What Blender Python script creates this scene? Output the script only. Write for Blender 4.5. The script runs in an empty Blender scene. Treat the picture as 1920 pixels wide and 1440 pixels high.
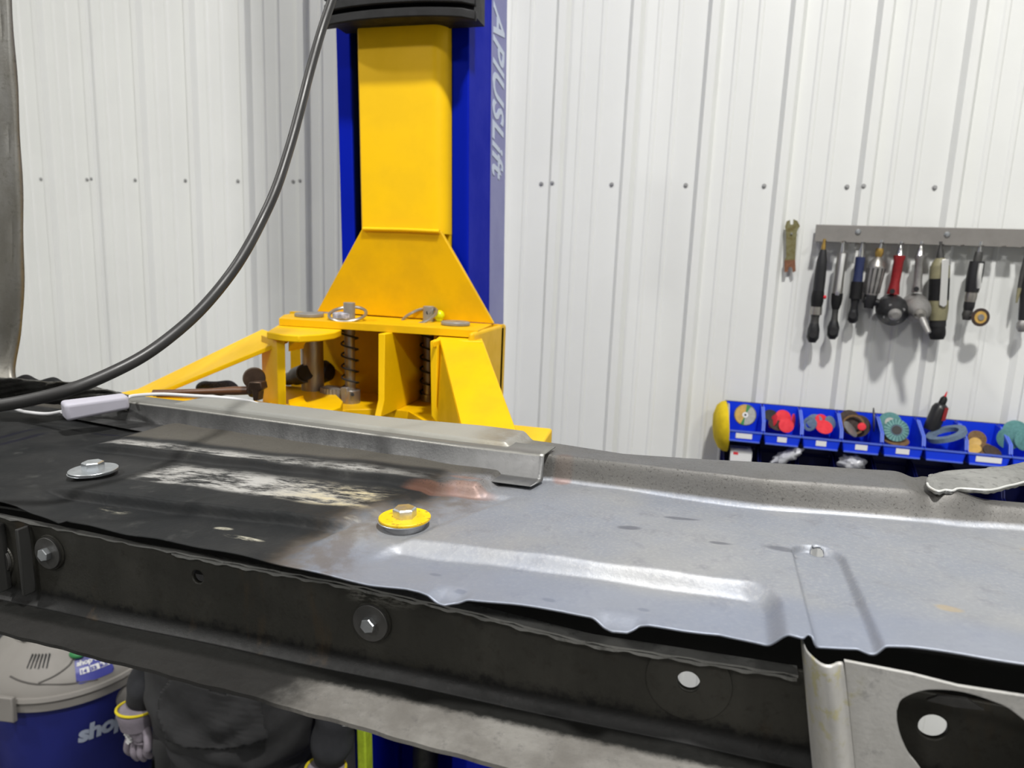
import bpy, bmesh, math, random
import numpy as np
from mathutils import Vector, Matrix
random.seed(4); rng = np.random.RandomState(7)
SC = bpy.context.scene; COL = SC.collection
# ------------------------------------------------------------------ camera
F = 1300.0
def nz(v): v = np.array(v, float); return v/np.linalg.norm(v)
_D = nz((-293, 7413, F)); _U = -_D
_L = np.array((-4917, -417, F), float); _L = _L-_L.dot(_D)*_D
_X = -nz(_L); _Y = np.cross(_U, _X)
CAMZ = 2.1
R = np.array([_X, _Y, _U]); CP = np.array((0, 0, CAMZ))
cam = bpy.data.cameras.new('camera'); camo = bpy.data.objects.new('camera', cam); COL.objects.link(camo)
m3 = np.stack([R[:, 0], -R[:, 1], -R[:, 2]], axis=1)
M4 = Matrix([list(m3[i])+[CP[i]] for i in range(3)]+[[0, 0, 0, 1]])
camo.matrix_world = M4
cam.sensor_width = 36; cam.lens = F/1920*36; cam.clip_start = 0.02
cam.dof.use_dof = True; cam.dof.focus_distance = 0.74; cam.dof.aperture_fstop = 7.5
SC.camera = camo
# ------------------------------------------------------------------ light
W = bpy.data.worlds.new('world'); SC.world = W; W.use_nodes = True
W.node_tree.nodes['Background'].inputs[0].default_value = (.8, .85, .9, 1)
W.node_tree.nodes['Background'].inputs[1].default_value = .3
SC.view_settings.view_transform = 'Standard'; SC.view_settings.look = 'None'
SC.view_settings.gamma = 1; SC.view_settings.use_curve_mapping = False
SC.view_settings.exposure = -0.13
LAMPS = [(.5, .02, 135, .24), (-2.9, -.3, 74, .3), (-1.9, -2.6, 74, .6), (2.4, -2.4, 74, .6)]  # first is the key, the other three are unseen lamps added for fill
LZ = 4.75
for i, (x, y, p, s) in enumerate(LAMPS):
    l = bpy.data.lights.new('lamp_light', 'AREA'); l.shape = 'DISK'; l.size = s; l.energy = p; l.color = (1, .985, .95)
    o = bpy.data.objects.new('lamp_light', l); COL.objects.link(o); o.location = (x, y, LZ-.03)

# ------------------------------------------------------------------ unprojection (a pixel of the photo onto a real plane)
def ray(x, y): return R@np.array((x-960, y-720, F))
def PY(x, y, Y): r = ray(x, y); return CP+r*(Y/r[1])
def PZ(x, y, z): r = ray(x, y); return CP+r*((z-CAMZ)/r[2])
def PD(x, y, d): return CP+ray(x, y)*(d/F)
XV = nz(R@np.array((4160, 270, -1300.))); YV = nz(np.cross((0, 0, 1.), XV)); ZV = np.cross(XV, YV)
OV = PZ(759, 968, 1.855); MV = np.array([XV, YV, ZV])
def VZ(x, y, z):
    r = MV@ray(x, y); c = MV@(CP-OV); return c+r*((z-c[2])/r[2])
def VV(x, y, v):
    r = MV@ray(x, y); c = MV@(CP-OV); return c+r*((v-c[1])/r[1])
def V2W(p): return OV+MV.T@np.array(p)
def W2V(p): return MV@(np.array(p)-OV)
VM = Matrix([[XV[i], YV[i], ZV[i], OV[i]] for i in range(3)]+[[0, 0, 0, 1]])

# ------------------------------------------------------------------ materials
class NT:
    def __init__(s, name):
        s.m = bpy.data.materials.new(name); s.m.use_nodes = True; s.t = s.m.node_tree; s.b = s.t.nodes['Principled BSDF']
        s.tc = s.t.nodes.new('ShaderNodeTexCoord')
    def n(s, k): return s.t.nodes.new(k)
    def l(s, a, b): s.t.links.new(a, b)
    def set(s, sock, v):
        if hasattr(v, 'is_linked') or isinstance(v, bpy.types.NodeSocket): s.l(v, sock)
        else: sock.default_value = v
    def m_(s, op, a, b=0.0, c=0.0):
        n = s.n('ShaderNodeMath'); n.operation = op; s.set(n.inputs[0], a); s.set(n.inputs[1], b); s.set(n.inputs[2], c); return n.outputs[0]
    def ss(s, x, a, b, lo=0.0, hi=1.0):
        n = s.n('ShaderNodeMapRange'); n.interpolation_type = 'SMOOTHSTEP'; s.set(n.inputs[0], x)
        n.inputs[1].default_value = a; n.inputs[2].default_value = b; n.inputs[3].default_value = lo; n.inputs[4].default_value = hi; return n.outputs[0]
    def noise(s, scale, detail=4, rough=.55, stretch=(1, 1, 1), dist=0, color=False):
        mp = s.n('ShaderNodeMapping'); mp.inputs['Scale'].default_value = stretch; s.l(s.tc.outputs['Object'], mp.inputs[0])
        n = s.n('ShaderNodeTexNoise'); n.inputs['Scale'].default_value = scale; n.inputs['Detail'].default_value = detail
        n.inputs['Roughness'].default_value = rough; n.inputs['Distortion'].default_value = dist; s.l(mp.outputs[0], n.inputs['Vector'])
        return n.outputs[1 if color else 0]
    def mix(s, f, a, b):
        n = s.n('ShaderNodeMix'); n.data_type = 'RGBA'; s.set(n.inputs[0], f)
        for k, v in ((6, a), (7, b)):
            if isinstance(v, tuple): n.inputs[k].default_value = v if len(v) == 4 else v+(1,)
            else: s.l(v, n.inputs[k])
        return n.outputs[2]
    def bump(s, h, strength=.3, dist=.001):
        n = s.n('ShaderNodeBump'); n.inputs['Strength'].default_value = strength; n.inputs['Distance'].default_value = dist
        s.l(h, n.inputs['Height']); s.l(n.outputs[0], s.b.inputs['Normal'])
    def xyz(s):
        n = s.n('ShaderNodeSeparateXYZ'); s.l(s.tc.outputs['Object'], n.inputs[0]); return n.outputs
    def spot(s, xyz, u, v, ru, rv, nz_=None):
        a = s.m_('DIVIDE', s.m_('SUBTRACT', xyz[0], u), ru); b = s.m_('DIVIDE', s.m_('SUBTRACT', xyz[1], v), rv)
        d = s.m_('SQRT', s.m_('ADD', s.m_('MULTIPLY', a, a), s.m_('MULTIPLY', b, b)))
        if nz_ is not None: d = s.m_('ADD', d, s.m_('MULTIPLY', s.m_('SUBTRACT', nz_, .5), 1.4))
        return s.ss(d, 1.15, .6)
def pbr(name, c, rough=.5, metal=0.0, var=0.0, scale=15, bump=0.0, bscale=200, c2=None, coat=0.0, stretch=(1, 1, 1), spec=None):
    t = NT(name); b = t.b
    c = tuple(c)+(1,) if len(c) == 3 else c
    b.inputs['Base Color'].default_value = c; b.inputs['Roughness'].default_value = rough; b.inputs['Metallic'].default_value = metal
    if coat: b.inputs['Coat Weight'].default_value = coat; b.inputs['Coat Roughness'].default_value = .15
    if spec is not None: b.inputs['Specular IOR Level'].default_value = spec
    if var or c2:
        f = t.ss(t.noise(scale, 5, .6, stretch), .35, .68)
        d = tuple(x*(1-var) for x in c[:3]) if c2 is None else tuple(c2)
        t.l(t.mix(f, c, d), b.inputs['Base Color'])
        r = t.n('ShaderNodeMapRange'); t.l(f, r.inputs[0]); r.inputs[3].default_value = rough; r.inputs[4].default_value = min(1, rough+.12)
        t.l(r.outputs[0], b.inputs['Roughness'])
    if bump: t.bump(t.noise(bscale, 3), bump)
    return t.m
def s2l(r, g, b): return tuple(((x/255+.055)/1.055)**2.4 if x > 10 else x/255/12.92 for x in (r, g, b))

MAT = {}
MAT['wall'] = pbr('white_painted_steel', (.80, .81, .79), .38, 0, .04, 3)
MAT['curb'] = pbr('dark_concrete', (.10, .10, .105), .8, 0, .3, 6, .3, 60)
MAT['floor'] = pbr('grey_concrete', (.13, .13, .13), .45, 0, .35, 3, .1, 50)
MAT['ceil'] = pbr('ceiling_white', (.6, .6, .6), .6)
MAT['wallf'] = pbr('dark_front_wall', (.28, .28, .28), .6, 0, .2, 2)
MAT['yellow'] = pbr('yellow_paint', (.88, .53, .0), .45, 0, .07, 9, .10, 160, spec=.25)
MAT['yellow_shaded'] = pbr('yellow_paint_shaded', (.76, .44, .0), .45, 0, .12, 12, .12, 120, spec=.25)  # same yellow paint, darkened so the colour carries the plates' weaker light
MAT['blue'] = pbr('blue_paint', (.001, .010, .36), .5, 0, .08, 8, .05, 150, spec=.05)
MAT['sticker'] = pbr('pale_blue_decal', s2l(118, 120, 170), .4, 0, .03, 8)
MAT['letters'] = pbr('silver_lettering', s2l(185, 195, 215), .4)
MAT['rubber'] = pbr('black_rubber', (.011, .011, .012), .5, 0, .3, 30, .2, 300, spec=.3)
MAT['black'] = pbr('black_plastic', (.018, .018, .02), .35, 0, .2, 20)
MAT['blackm'] = pbr('black_matte', (.012, .012, .013), .7)
MAT['dgrey'] = pbr('dark_grey_metal', (.09, .088, .085), .42, .5, .3, 40)
MAT['grey'] = pbr('grey_metal', (.34, .33, .32), .38, .5, .25, 40)
MAT['steel'] = pbr('plain_steel', (.42, .40, .37), .33, .85, .25, 60, .1, 300, stretch=(1, 1, .2))
MAT['chrome'] = pbr('chrome', (.75, .75, .75), .14, 1.0)
MAT['screw'] = pbr('wall_screw', (.42, .42, .42), .4, .5)
MAT['zinc'] = pbr('zinc_plated', (.62, .65, .68), .28, .95, .2, 90)
MAT['brass'] = pbr('brass', (.55, .36, .10), .35, .9, .2, 90)
MAT['red'] = pbr('red_paint', s2l(150, 30, 35), .4, 0, .3, 60)
MAT['redb'] = pbr('bright_red_abrasive', s2l(225, 45, 60), .7, 0, .1, 80)
MAT['navy'] = pbr('navy_grip', s2l(38, 48, 88), .45, 0, .15, 50)
MAT['olive'] = pbr('olive_paint', s2l(140, 135, 105), .45, 0, .2, 60)
MAT['rack'] = pbr('rack_steel', (.30, .285, .27), .42, .55, .2, 9, 0, 10, stretch=(1, 1, 1))
MAT['bin'] = pbr('blue_bin_plastic', s2l(22, 62, 225), .35, 0, .06, 30, spec=.3)
MAT['binrim'] = pbr('worn_blue_bin_rim', s2l(92, 118, 225), .4, 0, .1, 60)
MAT['rail'] = pbr('navy_panel_and_shaded_bin', s2l(8, 16, 84), .4, 0, .1, 20)
MAT['paper'] = pbr('white_paper', (.8, .8, .8), .6)
MAT['teal'] = pbr('teal_abrasive', s2l(90, 140, 140), .8, 0, .2, 120)
MAT['teal2'] = pbr('pale_teal_abrasive', s2l(135, 180, 178), .8, 0, .2, 120)
MAT['brown'] = pbr('brown_abrasive', s2l(120, 92, 60), .8, 0, .3, 120)
MAT['dbrown'] = pbr('dark_brown_abrasive', s2l(62, 48, 42), .7, 0, .3, 120)
MAT['bgrey'] = pbr('blue_grey_disc', s2l(105, 125, 148), .7, 0, .2, 120)
MAT['gold'] = pbr('gold_disc_label', s2l(205, 165, 85), .5, 0, .2, 60)
MAT['green'] = pbr('green_label', s2l(50, 130, 75), .5)
MAT['lgrey'] = pbr('light_grey_label', s2l(170, 170, 165), .5, 0, .2, 150)
MAT['foam'] = pbr('yellow_foam', s2l(225, 195, 20), .85, 0, .15, 40, .5, 120)
MAT['clear'] = pbr('plastic_bag', (.55, .56, .6), .25, 0, .5, 30, .5, 40)
MAT['spanner'] = pbr('zinc_yellow_spanner', s2l(135, 132, 98), .45, .4, .2, 60, c2=s2l(110, 100, 60))
MAT['rust'] = pbr('rusty_steel', s2l(140, 95, 70), .6, .3, .3, 100)
MAT['hose'] = pbr('black_hose', (.022, .021, .021), .38, 0, .25, 14, .1, 60)
MAT['switch'] = pbr('grey_white_plastic', s2l(176, 174, 186), .5, 0, .04, 20)
MAT['cord'] = pbr('white_cord', s2l(200, 200, 202), .5)
MAT['hammer'] = pbr('bronzed_steel', s2l(90, 72, 60), .32, .75, .4, 40)
MAT['wood'] = pbr('varnished_wood', s2l(98, 62, 36), .3, 0, .3, 12, .1, 60, stretch=(.2, 1, 1))
MAT['denim'] = pbr('blue_grey_knit', s2l(88, 98, 122), .9, 0, .6, 260, .8, 300)
MAT['tape'] = pbr('mottled_grey_tape', s2l(190, 190, 205), .7, 0, .6, 110, .4, 90)
MAT['lime'] = pbr('lime_plastic', s2l(205, 215, 10), .3)
MAT['hivis'] = pbr('lime_padding', s2l(190, 215, 50), .6, 0, .25, 30)
MAT['vacgrey'] = pbr('vac_grey_plastic', s2l(146, 142, 137), .5, 0, .05, 10)
MAT['vacblue'] = pbr('vac_blue_plastic', s2l(32, 40, 122), .4, 0, .12, 8)
MAT['vacseam'] = pbr('dark_seam', s2l(88, 85, 82), .6)
MAT['vaclabel'] = pbr('vac_label_blue', s2l(62, 66, 150), .4)
MAT['hoodie'] = pbr('charcoal_fleece', (.036, .036, .038), .95, 0, .3, 14, .5, 400)
MAT['hoodie2'] = pbr('charcoal_seam', (.042, .042, .045), .95, 0, .2, 14)
MAT['sleeve'] = pbr('black_fleece', (.028, .029, .034), .95, 0, .3, 14, .5, 400)
MAT['trouser'] = pbr('black_trouser', (.022, .022, .025), .9, 0, .2, 14, .3, 300)
MAT['glove'] = pbr('grey_knit_glove', s2l(140, 132, 142), .9, 0, .15, 40, .6, 500)
MAT['cuff'] = pbr('yellow_cuff', s2l(215, 195, 30), .8)
MAT['skin'] = pbr('skin', s2l(205, 155, 130), .5)
MAT['hair'] = pbr('hair', s2l(50, 36, 26), .6, 0, .4, 60)
MAT['white'] = pbr('white_print', (.75, .75, .75), .6)
lm = NT('lamp_glow'); lm.b.inputs['Emission Color'].default_value = (1, .985, .95, 1); lm.b.inputs['Emission Strength'].default_value = 14; MAT['lamp'] = lm.m

# --- bare sheet metal of the floor panel: dark coated left part, ground grey right part (object space = panel space)
def floor_mat():
    t = NT('ground_sheet_metal'); X = t.xyz(); b = t.b
    n1 = t.noise(6, 6, .6); n2 = t.noise(38, 6, .65); n3 = t.noise(300, 3, .6)
    base = t.mix(t.ss(n1, .35, .7), (.27, .29, .335), (.33, .335, .345))
    base = t.mix(t.m_('MULTIPLY', t.ss(n2, .5, .75), .6), base, (.20, .205, .23))
    base = t.mix(t.m_('MULTIPLY', t.ss(n3, .45, .7), .35), base, (.42, .42, .43))
    for (u, v, ru, rv) in ((.555, .11, .014, .006), (.45, -.04, .010, .006)):
        base = t.mix(t.m_('MULTIPLY', t.spot(X, u, v, ru, rv, n2), .45), base, s2l(185, 160, 110))
    for (u, v, ru, rv) in ((.21, .045, .012, .006), (.34, .035, .016, .006), (.255, .085, .02, .004), (.29, .03, .01, .004), (.10, -.105, .006, .003), (.17, -.10, .006, .003), (.24, -.09, .005, .003), (.07, -.085, .006, .003)):
        base = t.mix(t.m_('MULTIPLY', t.spot(X, u, v, ru, rv, n2), .65), base, (.10, .105, .13))
    base = t.mix(t.m_('MULTIPLY', t.ss(X[1], -.045, -.075), .55), base, (.235, .265, .345))
    # dark coat
    dark = t.mix(t.ss(n1, .35, .7), (.016, .017, .018), (.032, .032, .032))
    dark = t.mix(t.m_('MULTIPLY', t.ss(n2, .55, .8), .5), dark, (.075, .075, .072))
    st = t.noise(60, 6, .75, (.35, 1.2, 1)); st2 = t.noise(9, 5, .7, (.6, 1.5, 1))
    # scuffed band
    band = t.m_('MULTIPLY', t.ss(X[1], .000, .012), t.ss(X[1], .078, .050))
    band = t.m_('MULTIPLY', band, t.m_('MULTIPLY', t.ss(X[0], -.36, -.32), t.ss(X[0], -.03, -.07)))
    sc = t.ss(t.m_('ADD', t.m_('MULTIPLY', st, .75), t.m_('MULTIPLY', st2, .5)), .56, .72)
    chalk = t.mix(t.m_('MULTIPLY', t.ss(X[0], -.20, -.06), t.ss(st, .4, .6)), (.36, .355, .34), (.46, .40, .26))
    dark = t.mix(t.m_('MULTIPLY', band, sc), dark, chalk)
    rl = t.m_('MULTIPLY', t.ss(X[1], .088, .093), t.ss(X[1], .118, .098)); rl = t.m_('MULTIPLY', rl, t.m_('MULTIPLY', t.ss(X[0], -.50, -.44), t.ss(X[0], .02, -.14)))
    dark = t.mix(t.m_('MULTIPLY', rl, t.ss(st, .38, .6)), dark, (.34, .335, .32))
    for (u, v, ru, rv, k) in ((-.125, -.075, .022, .004, 1), (-.16, -.062, .012, .004, .8), (-.02, .004, .02, .01, .8), (-.30, -.055, .02, .008, .35), (-.045, -.02, .01, .006, .8)):
        dark = t.mix(t.m_('MULTIPLY', t.m_('MULTIPLY', t.spot(X, u, v, ru, rv, st), t.ss(st, .42, .6)), k), dark, (.44, .42, .34))
    for (u, v, ru, rv) in ((-.655, .10, .006, .05), (-.62, .09, .008, .05), (-.54, .155, .03, .004)):
        dark = t.mix(t.m_('MULTIPLY', t.spot(X, u, v, ru, rv, n2), .8), dark, (.014, .014, .022))
    e = t.m_('ADD', X[0], t.m_('MULTIPLY', t.m_('SUBTRACT', n1, .5), .09))
    e = t.m_('SUBTRACT', e, t.m_('MULTIPLY', t.ss(X[1], -.02, .08), .055))
    mk = t.ss(e, -.075, -.005)
    # brownish rim of the coat
    rim = t.m_('MULTIPLY', t.ss(e, -.09, -.04), t.ss(e, .03, -.02))
    col = t.mix(mk, dark, base)
    col = t.mix(t.m_('MULTIPLY', rim, t.m_('MULTIPLY', t.ss(n2, .35, .6), .5)), col, (.12, .085, .05))
    # heat tints in copper colour
    for (u, v, ru, rv, k) in ((.035, .088, .03, .012, .75), (-.01, .082, .035, .008, .5), (.118, .160, .012, .016, .95), (.02, .11, .02, .006, .6)):
        col = t.mix(t.m_('MULTIPLY', t.spot(X, u, v, ru, rv), k*.4), col, (.42, .19, .12))
    # coarse pitting on the riser
    rz = t.m_('MULTIPLY', t.ss(X[2], .002, .006), t.ss(X[2], .032, .027))
    pit = t.ss(t.noise(420, 4, .7), .56, .66)
    col = t.mix(t.m_('MULTIPLY', t.m_('MULTIPLY', rz, pit), .65), t.mix(t.m_('MULTIPLY', t.m_('MULTIPLY', rz, t.ss(X[1], .12, .135)), .85), col, (.095, .088, .076)), (.035, .032, .028))
    tan = t.m_('MULTIPLY', t.ss(X[2], .024, .029), t.m_('MULTIPLY', t.ss(X[0], -.28, -.15), t.ss(X[0], .12, .0)))
    col = t.mix(t.m_('MULTIPLY', tan, .5), col, (.42, .37, .24))
    lg = t.m_('MULTIPLY', t.ss(X[2], .024, .029), t.ss(X[0], -.62, -.5))
    col = t.mix(t.m_('MULTIPLY', lg, t.ss(mk, 1, 0, 0, .8)), col, (.30, .30, .28))
    t.l(col, b.inputs['Base Color'])
    t.l(t.m_('ADD', t.m_('MULTIPLY', mk, .55), .05), b.inputs['Metallic'])
    t.l(t.m_('ADD', t.m_("MULTIPLY", mk, .43), .07), b.inputs["Specular IOR Level"])
    ro = t.m_('ADD', t.m_('MULTIPLY', n2, .22), t.m_('ADD', .42, t.m_('MULTIPLY', mk, .02))); t.l(ro, b.inputs['Roughness'])
    t.bump(t.m_('ADD', t.m_('MULTIPLY', n3, 1.0), t.m_('MULTIPLY', n2, 1.6)), .35, .0006)
    return t.m
MAT['panel'] = floor_mat()
def dirty(name, c1, c2, c3, metal, rough, sp=None):
    t = NT(name); X = t.xyz()
    n1 = t.noise(14, 6, .65, (1, 1, .5)); n2 = t.noise(90, 6, .7); n3 = t.noise(350, 3)
    c = t.mix(t.ss(n1, .35, .68), c1, c2); c = t.mix(t.m_('MULTIPLY', t.ss(n2, .52, .72), .7), c, c3)
    if sp: c = sp(t, X, c, n1, n2)
    t.l(c, t.b.inputs['Base Color']); t.b.inputs['Metallic'].default_value = metal
    t.l(t.m_('ADD', t.m_('MULTIPLY', n2, .3), rough), t.b.inputs['Roughness']); t.bump(t.m_('ADD', n3, n2), .3, .0006)
    return t.m
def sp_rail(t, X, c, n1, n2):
    c = t.mix(t.ss(t.m_('ADD', X[2], t.m_('MULTIPLY', t.m_('SUBTRACT', n2, .5), .03)), -.090, -.102), c, (.006, .006, .006))  # black foot of the web: shade painted in, mixed with mottled grime
    sc = t.noise(70, 5, .7, (1, 1, 4))
    m = t.m_('MULTIPLY', t.spot(X, .02, -.085, .035, 5), t.m_('MULTIPLY', t.ss(X[2], -.052, -.036), t.ss(sc, .42, .58)))
    c = t.mix(m, c, (.22, .215, .19))
    r = t.m_('MULTIPLY', t.ss(t.noise(24, 5, .6, (1, 1, .3)), .56, .72), .55)
    return t.mix(r, c, (.07, .045, .022))
MAT['rail_web'] = dirty('dirty_shaded_frame_steel', (.030, .029, .024), (.046, .044, .037), (.024, .022, .016), .35, .38, sp_rail)
def sp_fl_shade(t, X, c, n1, n2):
    d = t.ss(t.m_('ADD', X[0], t.m_('MULTIPLY', n1, .08)), .025, -.022)  # cast shadow over the left part, put into the colour
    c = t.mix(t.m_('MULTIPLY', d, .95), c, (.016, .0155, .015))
    g = t.ss(t.m_('ADD', X[1], t.m_('MULTIPLY', t.m_('SUBTRACT', n2, .5), .010)), -.116, -.107)  # back strip blackened to stand in for the floor panel's shadow
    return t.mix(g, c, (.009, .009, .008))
MAT['rail_flange'] = dirty('worn_shaded_frame_flange', (.18, .17, .155), (.29, .28, .26), (.12, .115, .11), .45, .4, sp_fl_shade)
MAT['bright'] = pbr('bright_steel_and_highlight', (.75, .75, .73), .35, .5)
MAT['lip'] = dirty('ground_edge_steel', (.34, .34, .325), (.22, .22, .21), (.10, .10, .095), .6, .35)
def sp_out(t, X, c, n1, n2):
    m = t.m_('MULTIPLY', t.ss(X[2], -.075, -.045), t.m_('MULTIPLY', t.ss(X[0], .385, .37), t.ss(n2, .50, .62)))
    return t.mix(m, c, (.46, .43, .27))
MAT['outrigger'] = dirty('light_galvanised_steel', (.42, .41, .39), (.56, .55, .53), (.27, .26, .26), .45, .36, sp_out)
MAT['bracket'] = dirty('brushed_new_steel', (.055, .055, .056), (.10, .10, .10), (.045, .045, .045), .7, .28, lambda t, X, c, n1, n2: t.mix(t.ss(X[2], .029, .0315), t.mix(t.m_('MULTIPLY', t.ss(X[0], -.12, .09), .6), c, (.22, .22, .22)), (.26, .255, .235)))  # dark reflections of the face are put into its base colour
MAT['pillar'] = dirty('bare_pillar_steel', (.20, .19, .165), (.27, .265, .25), (.13, .125, .105), .65, .32)
MAT['inner'] = pbr('dark_gap_blocker', (.014, .014, .013), .7)
def sp_y(t, X, c, n1, n2): return t.mix(t.m_('MULTIPLY', t.ss(t.noise(160, 4, .7), .58, .66), .8), c, (.22, .12, .02))
MAT['yellowwasher'] = dirty('chipped_yellow_washer', s2l(235, 195, 10), s2l(225, 180, 5), s2l(235, 200, 40), .1, .3, sp_y)

# ------------------------------------------------------------------ geometry helpers
def tag(o, label=None, cat=None, group=None, kind=None):
    for k, v in (('label', label), ('category', cat), ('group', group), ('kind', kind)):
        if v: o[k] = v
    return o
def thing(name, label, cat, loc=(0, 0, 0), group=None, mat=None):
    o = bpy.data.objects.new(name, None); COL.objects.link(o); o.empty_display_size = .05
    if mat is not None: o.matrix_world = mat
    else: o.location = tuple(float(a) for a in loc)
    return tag(o, label, cat, group)
def org(p):
    """world origin of a thing / part made by this script (parts sit at the origin of their thing)"""
    v = Vector((0, 0, 0))
    while p is not None: v += Vector(p.location); p = p.parent
    return v
def obj(name, me, mat, parent=None, smooth=False, local=False, label=None, angle=None, bevel=0, seg=2):
    """me = bmesh or (verts, faces); coordinates are world ones unless local"""
    if isinstance(me, tuple):
        d = bpy.data.meshes.new(name); d.from_pydata([tuple(map(float, v)) for v in me[0]], [], me[1])
    else:
        bmesh.ops.recalc_face_normals(me, faces=me.faces); d = bpy.data.meshes.new(name); me.to_mesh(d); me.free()
    if isinstance(me, tuple):
        b = bmesh.new(); b.from_mesh(d); bmesh.ops.recalc_face_normals(b, faces=b.faces); b.to_mesh(d); b.free()
    o = bpy.data.objects.new(name, d); COL.objects.link(o)
    if parent is not None:
        o.parent = parent
        if not local: d.transform(Matrix.Translation(-org(parent)))
    elif not local:      # own origin at the base of its bounds
        vs = np.array([v.co[:] for v in d.vertices]); c = (vs.min(0)+vs.max(0))/2; c[2] = vs[:, 2].min()
        d.transform(Matrix.Translation(-Vector(c))); o.location = tuple(float(a) for a in c)
    d.materials.append(MAT[mat] if isinstance(mat, str) else mat)
    if smooth: d.polygons.foreach_set('use_smooth', [True]*len(d.polygons))
    if bevel:
        mo = o.modifiers.new('bevel', 'BEVEL'); mo.width = bevel; mo.segments = seg; mo.limit_method = 'ANGLE'; mo.angle_limit = .6
    if smooth or bevel:
        if angle is None: angle = 40
        try:
            for p in d.polygons: p.use_smooth = True
            es = bmesh.new(); es.from_mesh(d)
            for e in es.edges:
                if len(e.link_faces) == 2: e.smooth = e.calc_face_angle(0) < math.radians(angle)
            es.to_mesh(d); es.free()
        except Exception: pass
    if label: o['label'] = label
    return o
def join(*ms):
    V, Fc = [], []
    for (v, f) in ms:
        k = len(V); V += [tuple(a) for a in v]; Fc += [tuple(i+k for i in q) for q in f]
    return V, Fc
def box(x0, x1, y0, y1, z0, z1):
    v = [(x, y, z) for z in (z0, z1) for y in (y0, y1) for x in (x0, x1)]
    return v, [(0, 2, 3, 1), (4, 5, 7, 6), (0, 1, 5, 4), (2, 6, 7, 3), (0, 4, 6, 2), (1, 3, 7, 5)]
def slab(poly, vec):
    """polygon (list of 3D points) pushed along vec"""
    n = len(poly); v = [tuple(p) for p in poly]+[tuple(np.array(p)+np.array(vec)) for p in poly]
    return v, [tuple(range(n))]+[tuple(range(2*n-1, n-1, -1))]+[(i, i+n, (i+1) % n+n, (i+1) % n) for i in range(n)]
def frame(ax):
    ax = nz(ax); a = np.array((0, 0, 1.)) if abs(ax[2]) < .9 else np.array((1., 0, 0))
    u = nz(np.cross(a, ax)); return u, np.cross(ax, u), ax
def lathe(p0, p1, prof, seg=24, sq=1.0):
    """profile [(t 0..1, radius)] round the axis p0-p1"""
    p0 = np.array(p0, float); p1 = np.array(p1, float); u, w, a = frame(p1-p0); V = []; Fc = []
    for (t, r) in prof:
        for k in range(seg):
            an = 2*math.pi*k/seg; V.append(tuple(p0+(p1-p0)*t+u*math.cos(an)*r+w*math.sin(an)*r*sq))
    for i in range(len(prof)-1):
        for k in range(seg):
            Fc.append((i*seg+k, i*seg+(k+1) % seg, (i+1)*seg+(k+1) % seg, (i+1)*seg+k))
    Fc.append(tuple(range(seg-1, -1, -1))); Fc.append(tuple((len(prof)-1)*seg+k for k in range(seg)))
    return V, Fc
def cyl(p0, p1, r, seg=24, ch=0.0):
    L = np.linalg.norm(np.array(p1)-np.array(p0)); c = min(ch/L, .45) if L else 0
    return lathe(p0, p1, [(0, r-ch), (c, r), (1-c, r), (1, r-ch)] if ch else [(0, r), (1, r)], seg)
def catmull(P, n=8):
    P = [np.array(p, float) for p in P]; P = [2*P[0]-P[1]]+P+[2*P[-1]-P[-2]]; o = []
    for i in range(1, len(P)-2):
        for k in range(n):
            t = k/n; o.append(.5*((2*P[i])+(-P[i-1]+P[i+1])*t+(2*P[i-1]-5*P[i]+4*P[i+1]-P[i+2])*t*t+(-P[i-1]+3*P[i]-3*P[i+1]+P[i+2])*t**3))
    o.append(P[-2]); return o
def tube(P, r, seg=12, closed=False, sm=8):
    P = catmull(P, sm) if sm and not closed else [np.array(p, float) for p in P]
    n = len(P); V = []; Fc = []; u = None
    for i in range(n):
        tg = nz((P[(i+1) % n]-P[i-1]) if closed else (P[min(i+1, n-1)]-P[max(i-1, 0)]))
        if u is None: u = frame(tg)[0]
        u = nz(u-tg*u.dot(tg)); w = np.cross(tg, u); rr = r[i*len(r)//n] if isinstance(r, (list, tuple)) else r
        for k in range(seg):
            a = 2*math.pi*k/seg; V.append(tuple(P[i]+u*math.cos(a)*rr+w*math.sin(a)*rr))
    for i in range(n if closed else n-1):
        j = (i+1) % n
        for k in range(seg): Fc.append((i*seg+k, i*seg+(k+1) % seg, j*seg+(k+1) % seg, j*seg+k))
    if not closed: Fc += [tuple(range(seg-1, -1, -1)), tuple((n-1)*seg+k for k in range(seg))]
    return V, Fc
def ringpts(c, nrm, r, n=32, r2=None):
    u, w, a = frame(nrm); r2 = r2 or r
    return [np.array(c)+u*math.cos(2*math.pi*k/n)*r+w*math.sin(2*math.pi*k/n)*r2 for k in range(n)]
def ball(c, rx, ry=None, rz=None, seg=20, rings=12):
    ry = ry or rx; rz = rz or rx; V = [(c[0], c[1], c[2]-rz)]; Fc = []
    for i in range(1, rings):
        a = -math.pi/2+math.pi*i/rings
        for k in range(seg):
            b = 2*math.pi*k/seg; V.append((c[0]+rx*math.cos(a)*math.cos(b), c[1]+ry*math.cos(a)*math.sin(b), c[2]+rz*math.sin(a)))
    V.append((c[0], c[1], c[2]+rz)); N = len(V)-1
    for k in range(seg):
        k2 = (k+1) % seg; Fc.append((0, 1+k2, 1+k)); Fc.append((N, N-seg+k, N-seg+k2))
        for i in range(rings-2): Fc.append((1+i*seg+k, 1+i*seg+k2, 1+(i+1)*seg+k2, 1+(i+1)*seg+k))
    return V, Fc
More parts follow.
